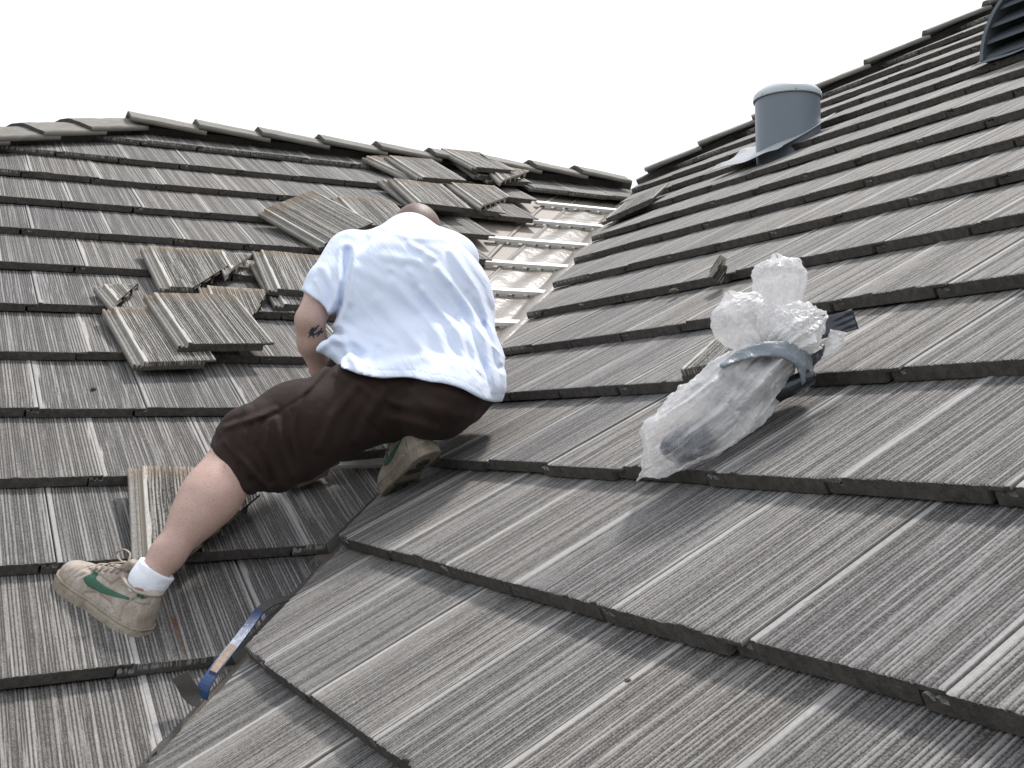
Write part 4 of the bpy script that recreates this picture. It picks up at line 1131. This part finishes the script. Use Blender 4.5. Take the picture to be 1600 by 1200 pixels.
def loft(path, ra, rb, nrm, seed, nt=170, nth=320, pleat=1., gather=None, rest=.35, crump=.0035):
    """film drawn round a path: sharp pleats run along it and tighten where it is gathered"""
    r = np.random.default_rng(seed); path = np.array(path); s = np.linspace(0, 1, len(path)); t = np.linspace(0, 1, nt); th = np.linspace(0, 2*math.pi, nth, endpoint=False)
    C_ = np.stack([np.interp(t, s, path[:, i]) for i in range(3)], -1)
    for _ in range(14): C_[1:-1] = (C_[:-2]+2*C_[1:-1]+C_[2:])/4
    sa = np.linspace(0, 1, len(ra)); A = np.interp(t, sa, ra); B = np.interp(t, sa, rb)
    for _ in range(8):
        A[1:-1] = (A[:-2]+2*A[1:-1]+A[2:])/4; B[1:-1] = (B[:-2]+2*B[1:-1]+B[2:])/4
    T, TH_ = np.meshgrid(t, th, indexing='ij')
    amp = np.interp(t, *gather)[:, None] if gather is not None else 1.
    d = np.zeros_like(T)
    for n_, a_ in ((4, .011), (7, .009), (11, .0065), (17, .004), (29, .002)):
        ph = r.random()*9+.35*np.sin(T*(3+r.random()*5)+r.random()*6)*(n_/9)+.25*np.sin(TH_*2+T*6+r.random()*6)
        u = TH_/(2*math.pi)*n_+ph
        # keep it periodic in theta
        w_ = np.abs(2*(u-np.floor(u))-1); en = rest+(1-rest)*(.5+.5*np.sin(T*(5+n_*.6)+TH_*2+r.random()*6))
        d += a_*(w_**1.3-.45)*en
    d *= pleat*amp
    tg = np.gradient(C_, axis=0); tg /= np.linalg.norm(tg, axis=1)[:, None]
    sd_ = np.cross(tg, nrm); sd_ /= np.linalg.norm(sd_, axis=1)[:, None]; nn = np.cross(sd_, tg)
    q = np.stack([T*14, np.cos(TH_)*3, np.sin(TH_)*3], -1)
    d += crump*(np.abs(vn3(q, 1.6, seed)*2-1)-.5)+crump*.5*(np.abs(vn3(q, 4.1, seed+3)*2-1)-.5)
    ca, sb = np.cos(TH_), np.sin(TH_)
    V = C_[:, None]+sd_[:, None]*((A[:, None]+d)*ca)[..., None]+nn[:, None]*((B[:, None]+d*.9)*sb)[..., None]
    V += tg[:, None]*(.010*np.sin(TH_*3+seed)*np.exp(-(T/.08)**2)+.010*np.sin(TH_*4+seed)*np.exp(-((1-T)/.07)**2))[..., None]
    idx = np.arange(nt*nth).reshape(nt, nth)
    q = np.stack([idx[:-1], np.roll(idx[:-1], -1, 1), np.roll(idx[1:], -1, 1), idx[1:]], -1).reshape(-1, 4)
    return V.reshape(-1, 3), q
def film(name, V, q, mat):
    return link(name, mesh_np(name, V@CB, q, {'lc': ('FLOAT_VECTOR', V)}, smooth=True), mat, bundle)
A0 = AX[0][0]; dirb = AX[0][0]-AX[1][0]; dirb /= np.linalg.norm(dirb)
V1, q1 = loft([cR(1004, 736, .010), cR(1030, 712, .030), AX[0][0], AX[1][0], AX[2][0], AX[3][0], AX[4][0]+[0, .012, .01]], [.034, .062, .074, .084, .088, .088, .070, .040], [.003, .028, .056, .068, .072, .074, .058, .034], NRM, 3, nt=260, nth=420, pleat=1.75, rest=.5, crump=.005, gather=([0, .1, .5, .85, .93, 1], [.5, .8, 1.15, .9, .35, .6]))
n1 = len(V1)
V2, q2 = loft([cp(1200, 548, dT-.04), cp(1185, 528, dT-.04), cp(1160, 500, dT-.035), cp(1146, 474, dT-.03), cp(1140, 462, dT-.03)], [.030, .040, .060, .060, .044, .006], [.026, .034, .050, .050, .036, .004], np.array([.3, .2, -1.]), 8, gather=([0, .25, .6, 1], [.9, 1., .55, .8]))
V3, q3 = loft([cp(1212, 545, dT-.03), cp(1205, 505, dT-.01), cp(1212, 478, dT), cp(1218, 440, dT+.02), cp(1216, 412, dT+.03), cp(1214, 403, dT+.03)], [.030, .026, .030, .052, .056, .040, .006], [.026, .024, .028, .045, .048, .034, .004], np.array([.2, 0, -1.]), 12, gather=([0, .35, .6, 1], [.8, 1., .5, .8]))
V4, q4 = loft([cp(1205, 548, dT-.06), cp(1225, 528, dT-.07), cp(1250, 508, dT-.06), cp(1276, 498, dT-.05), cp(1286, 494, dT-.05)], [.030, .046, .054, .046, .026, .008], [.024, .032, .034, .026, .016, .005], np.array([0, .5, -1.]), 17, gather=([0, .3, .7, 1], [.9, 1., .8, 1.]), crump=.006)
bf = film('bag_film', V1, q1, M_FILM)
_lc = np.empty(len(bf.data.vertices)*3, np.float32); bf.data.attributes['lc'].data.foreach_get('vector', _lc); _lc = _lc.reshape(-1, 3)
_x, _y = px_of(_lc); _d = np.hypot((_x-1068)/46, (_y-700)/34)
_op = -.04-.36*np.clip(1.35-_d, 0, 1)**.7
bf.data.attributes.new('op', 'FLOAT', 'POINT').data.foreach_set('value', _op.astype(np.float32))
for V_, q_, m_ in ((V2, q2, M_FILM), (V3, q3, M_FILM), (V4, q4, M_FILM2)): film('gathered_end', V_, q_, m_)
sdf_obj('tape_band', lambda Q: smax(bag0(Q)-.019+.007*np.abs(vn3(Q*np.array([30, 60, 40.]), 1, 3.3)*2-1), (seg2(*px_of(Q), TAPE)-np.interp(px_of(Q)[0], [1128, 1160, 1230, 1262], [4, 9, 14, 15]))/FPX*2.4, .002), lo_b, hi_b, .0033, M_TAPE, bundle, it=1)
sdf_obj('contents', lambda Q: smin(ell(Q, cR(1068, 698, .028), (.040, .028, .034), None), cone(Q, cR(1082, 688, .030), cR(1200, 580, .045), .027, .032), .02)-.006*vn3(Q, 40, 2.), lo_b, hi_b, .0045, M_GREYP, bundle)
sdf_obj('black_tool_end', lambda Q: cone(Q, cR(1205, 618, .03), cR(1262, 590, .035), .022, .018)+.003*vn3(Q, 60, 4.), lo_b, hi_b+[.05, 0, .05], .0045, M_BLACKP, bundle)
def flap(name, pts, mat, th=.0012, amp=.004, n=20, bend=.010, rag=.0):
    """a torn or cut sheet standing off the bundle: four corners as (px, py, depth offset)"""
    P4 = [cp(p[0], p[1], dT+p[2])@CB for p in pts]
    def f(a, b):
        a2 = a*(1+rag*(math.sin(b*23)+.6*math.sin(b*51+1))) if a > .9 else a
        p = (P4[0]*(1-a2)+P4[1]*a2)*(1-b)+(P4[3]*(1-a2)+P4[2]*a2)*b
        return p-F*(bend*math.sin(a*math.pi*.9+.3)+amp*math.sin(a*13+b*9)+amp*.6*math.sin(b*21-a*5))
    o = grid_sheet(name, f, n, n, mat, bundle, th)
    at = o.data.attributes.new('lc', 'FLOAT_VECTOR', 'POINT'); co = np.empty(len(o.data.vertices)*3, np.float32); o.data.vertices.foreach_get('co', co); at.data.foreach_set('vector', co)
    return o
flap('dark_flap', [(1258, 536, -.02), (1341, 514, .00), (1331, 483, .01), (1276, 500, -.01)], M_BLACKP, .003, .0006, 24, .014)
flap('dark_flap', [(1262, 580, -.06), (1282, 560, -.05), (1302, 530, -.02), (1268, 548, -.03)], M_BLACKP, .002, .001, 14, .004)
flap('torn_flap', [(1283, 562, -.06), (1316, 543, -.05), (1323, 520, -.04), (1296, 515, -.04)], M_FILM, .0008, .002, 22, .010, .05)
flap('torn_flap', [(1250, 562, -.07), (1284, 545, -.06), (1268, 522, -.05), (1238, 530, -.07)], M_FILM2, .0008, .002, 20, .008, .05)
flap('torn_flap', [(1205, 520, -.08), (1286, 512, -.05), (1284, 486, -.03), (1232, 486, -.06)], M_FILM2, .0008, .003, 26, .016, .04)
#flap('torn_flap', [(1170, 712, -.34), (1205, 690, -.33), (1238, 628, -.24), (1212, 620, -.26)], M_FILM, .0008, .003, 24, .012, .04)

# ---------------------------------------------------------------- pry bar in the valley
def steel(name, col, rough, metal):
    return simple(name, col, rough, 50, .0012, .35, metal=metal, vscale=40)
M_BLUE = simple('blue_enamel', (.012, .042, .135), .36, 60, .001, .35, vscale=30)
M_STEEL = steel('worn_steel', (.065, .06, .055), .42, 0)
M_STICK = simple('worn_sticker', (.24, .17, .12), .6, 60, .001, .75, vscale=70)
bar_at = hitL(345, 1040)
bar = tag(empty('pry_bar', tuple(bar_at)), 'blue flat pry bar with worn sticker lying in the valley below the shoe', 'pry bar')
def strip(name, pts, mat, th=.0055, out=0., n=5):
    """pts: (px, py, h, half width, roll) swept as a flat bar"""
    Pp = np.array([hitL(p[0], p[1], p[2]) for p in pts]); wd = np.array([p[3] for p in pts]); ro = np.array([p[4] for p in pts])
    t = np.linspace(0, len(pts)-1, (len(pts)-1)*n+1); k = np.arange(len(pts))
    C_ = np.stack([np.interp(t, k, Pp[:, i]) for i in range(3)], -1); wd = np.interp(t, k, wd); ro = np.interp(t, k, ro)
    for _ in range(4): C_[1:-1] = (C_[:-2]+2*C_[1:-1]+C_[2:])/4
    V = []
    for i in range(len(C_)):
        tg = C_[min(i+1, len(C_)-1)]-C_[max(i-1, 0)]; tg /= np.linalg.norm(tg)
        base = np.array(NL)*(1-ro[i])-F*ro[i]
        sd_ = np.cross(tg, base); sd_ /= np.linalg.norm(sd_); nn = np.cross(sd_, tg)
        h_ = th/2+out
        w_ = wd[i]+out
        for a, b in ((-1, -1), (-.93, -1.0), (.93, -1.0), (1, -1), (1, 1), (.93, 1.05), (-.93, 1.05), (-1, 1)):
            V.append(C_[i]+sd_*w_*a*(1 if abs(a) == 1 else 1)+nn*h_*b*(.72 if abs(a) == 1 else 1))
    m_ = 8; Fc = []
    for i in range(len(C_)-1):
        for j in range(m_): Fc.append((i*m_+j, i*m_+(j+1) % m_, (i+1)*m_+(j+1) % m_, (i+1)*m_+j))
    Fc += [tuple(range(m_))[::-1], tuple((len(C_)-1)*m_+j for j in range(m_))]
    me = mesh_np(name, np.array(V), Fc); bm = bmesh.new(); bm.from_mesh(me); bmesh.ops.recalc_face_normals(bm, faces=bm.faces[:]); bm.to_mesh(me); bm.free()
    return link(name, me, mat, bar)
SH = [(313, 1090, .010, .0165, .5), (319, 1071, .034, .0125, .45), (340, 1040, .045, .0112, .4), (380, 990, .045, .0108, .4), (405, 955, .036, .0108, .4)]
strip('shaft', SH, M_BLUE)
strip('sticker', [(333, 1051, .044, .0082, .4), (350, 1028, .0455, .0082, .4), (364, 1010, .0455, .0082, .4)], M_STICK, th=.0068)
strip('chisel_end', [(403, 957, .036, .0105, .4), (418, 944, .030, .011, .35), (440, 937, .018, .009, .3), (468, 931, .002, .005, .2)], M_STEEL, th=.0045)
cl_ = [(314, 1092, .010, .0165, .6), (305, 1090, .010, .0175, .8), (296, 1080, .020, .019, 1.), (288, 1066, .036, .0185, 1.), (282, 1054, .048, .019, 1.)]
strip('claw', cl_, M_STEEL, th=.005)
# crumbs of mortar and dried leaves on the tiles: each one a thing of its own
M_CRUMB = simple('crumb', (.10, .085, .065), .95, 200, .002, .5, vscale=60)
def crumb(p, r, lab, seed):
    rr = np.random.default_rng(seed); bm = bmesh.new(); bmesh.ops.create_icosphere(bm, subdivisions=2, radius=r)
    for v in bm.verts: v.co *= .7+.55*rr.random(); v.co.z *= .6
    me = bpy.data.meshes.new('crumb'); bm.to_mesh(me); bm.free()
    o = link('crumb', me, M_CRUMB); o.location = Vector(p); tag(o, lab, 'debris', 'crumbs of debris on the tiles')
crumb(hitR(1053, 455, -.012), .016, 'dark lump of dirt stuck in a tile joint left of the bag top', 1)
crumb(hitR(980, 1063, -.006), .005, 'tiny brown crumb on the joint of the lowest right tiles', 2)
crumb(hitL(146, 607, -.012), .009, 'small clump of dried moss on the tile below the narrow chipped tile', 3)
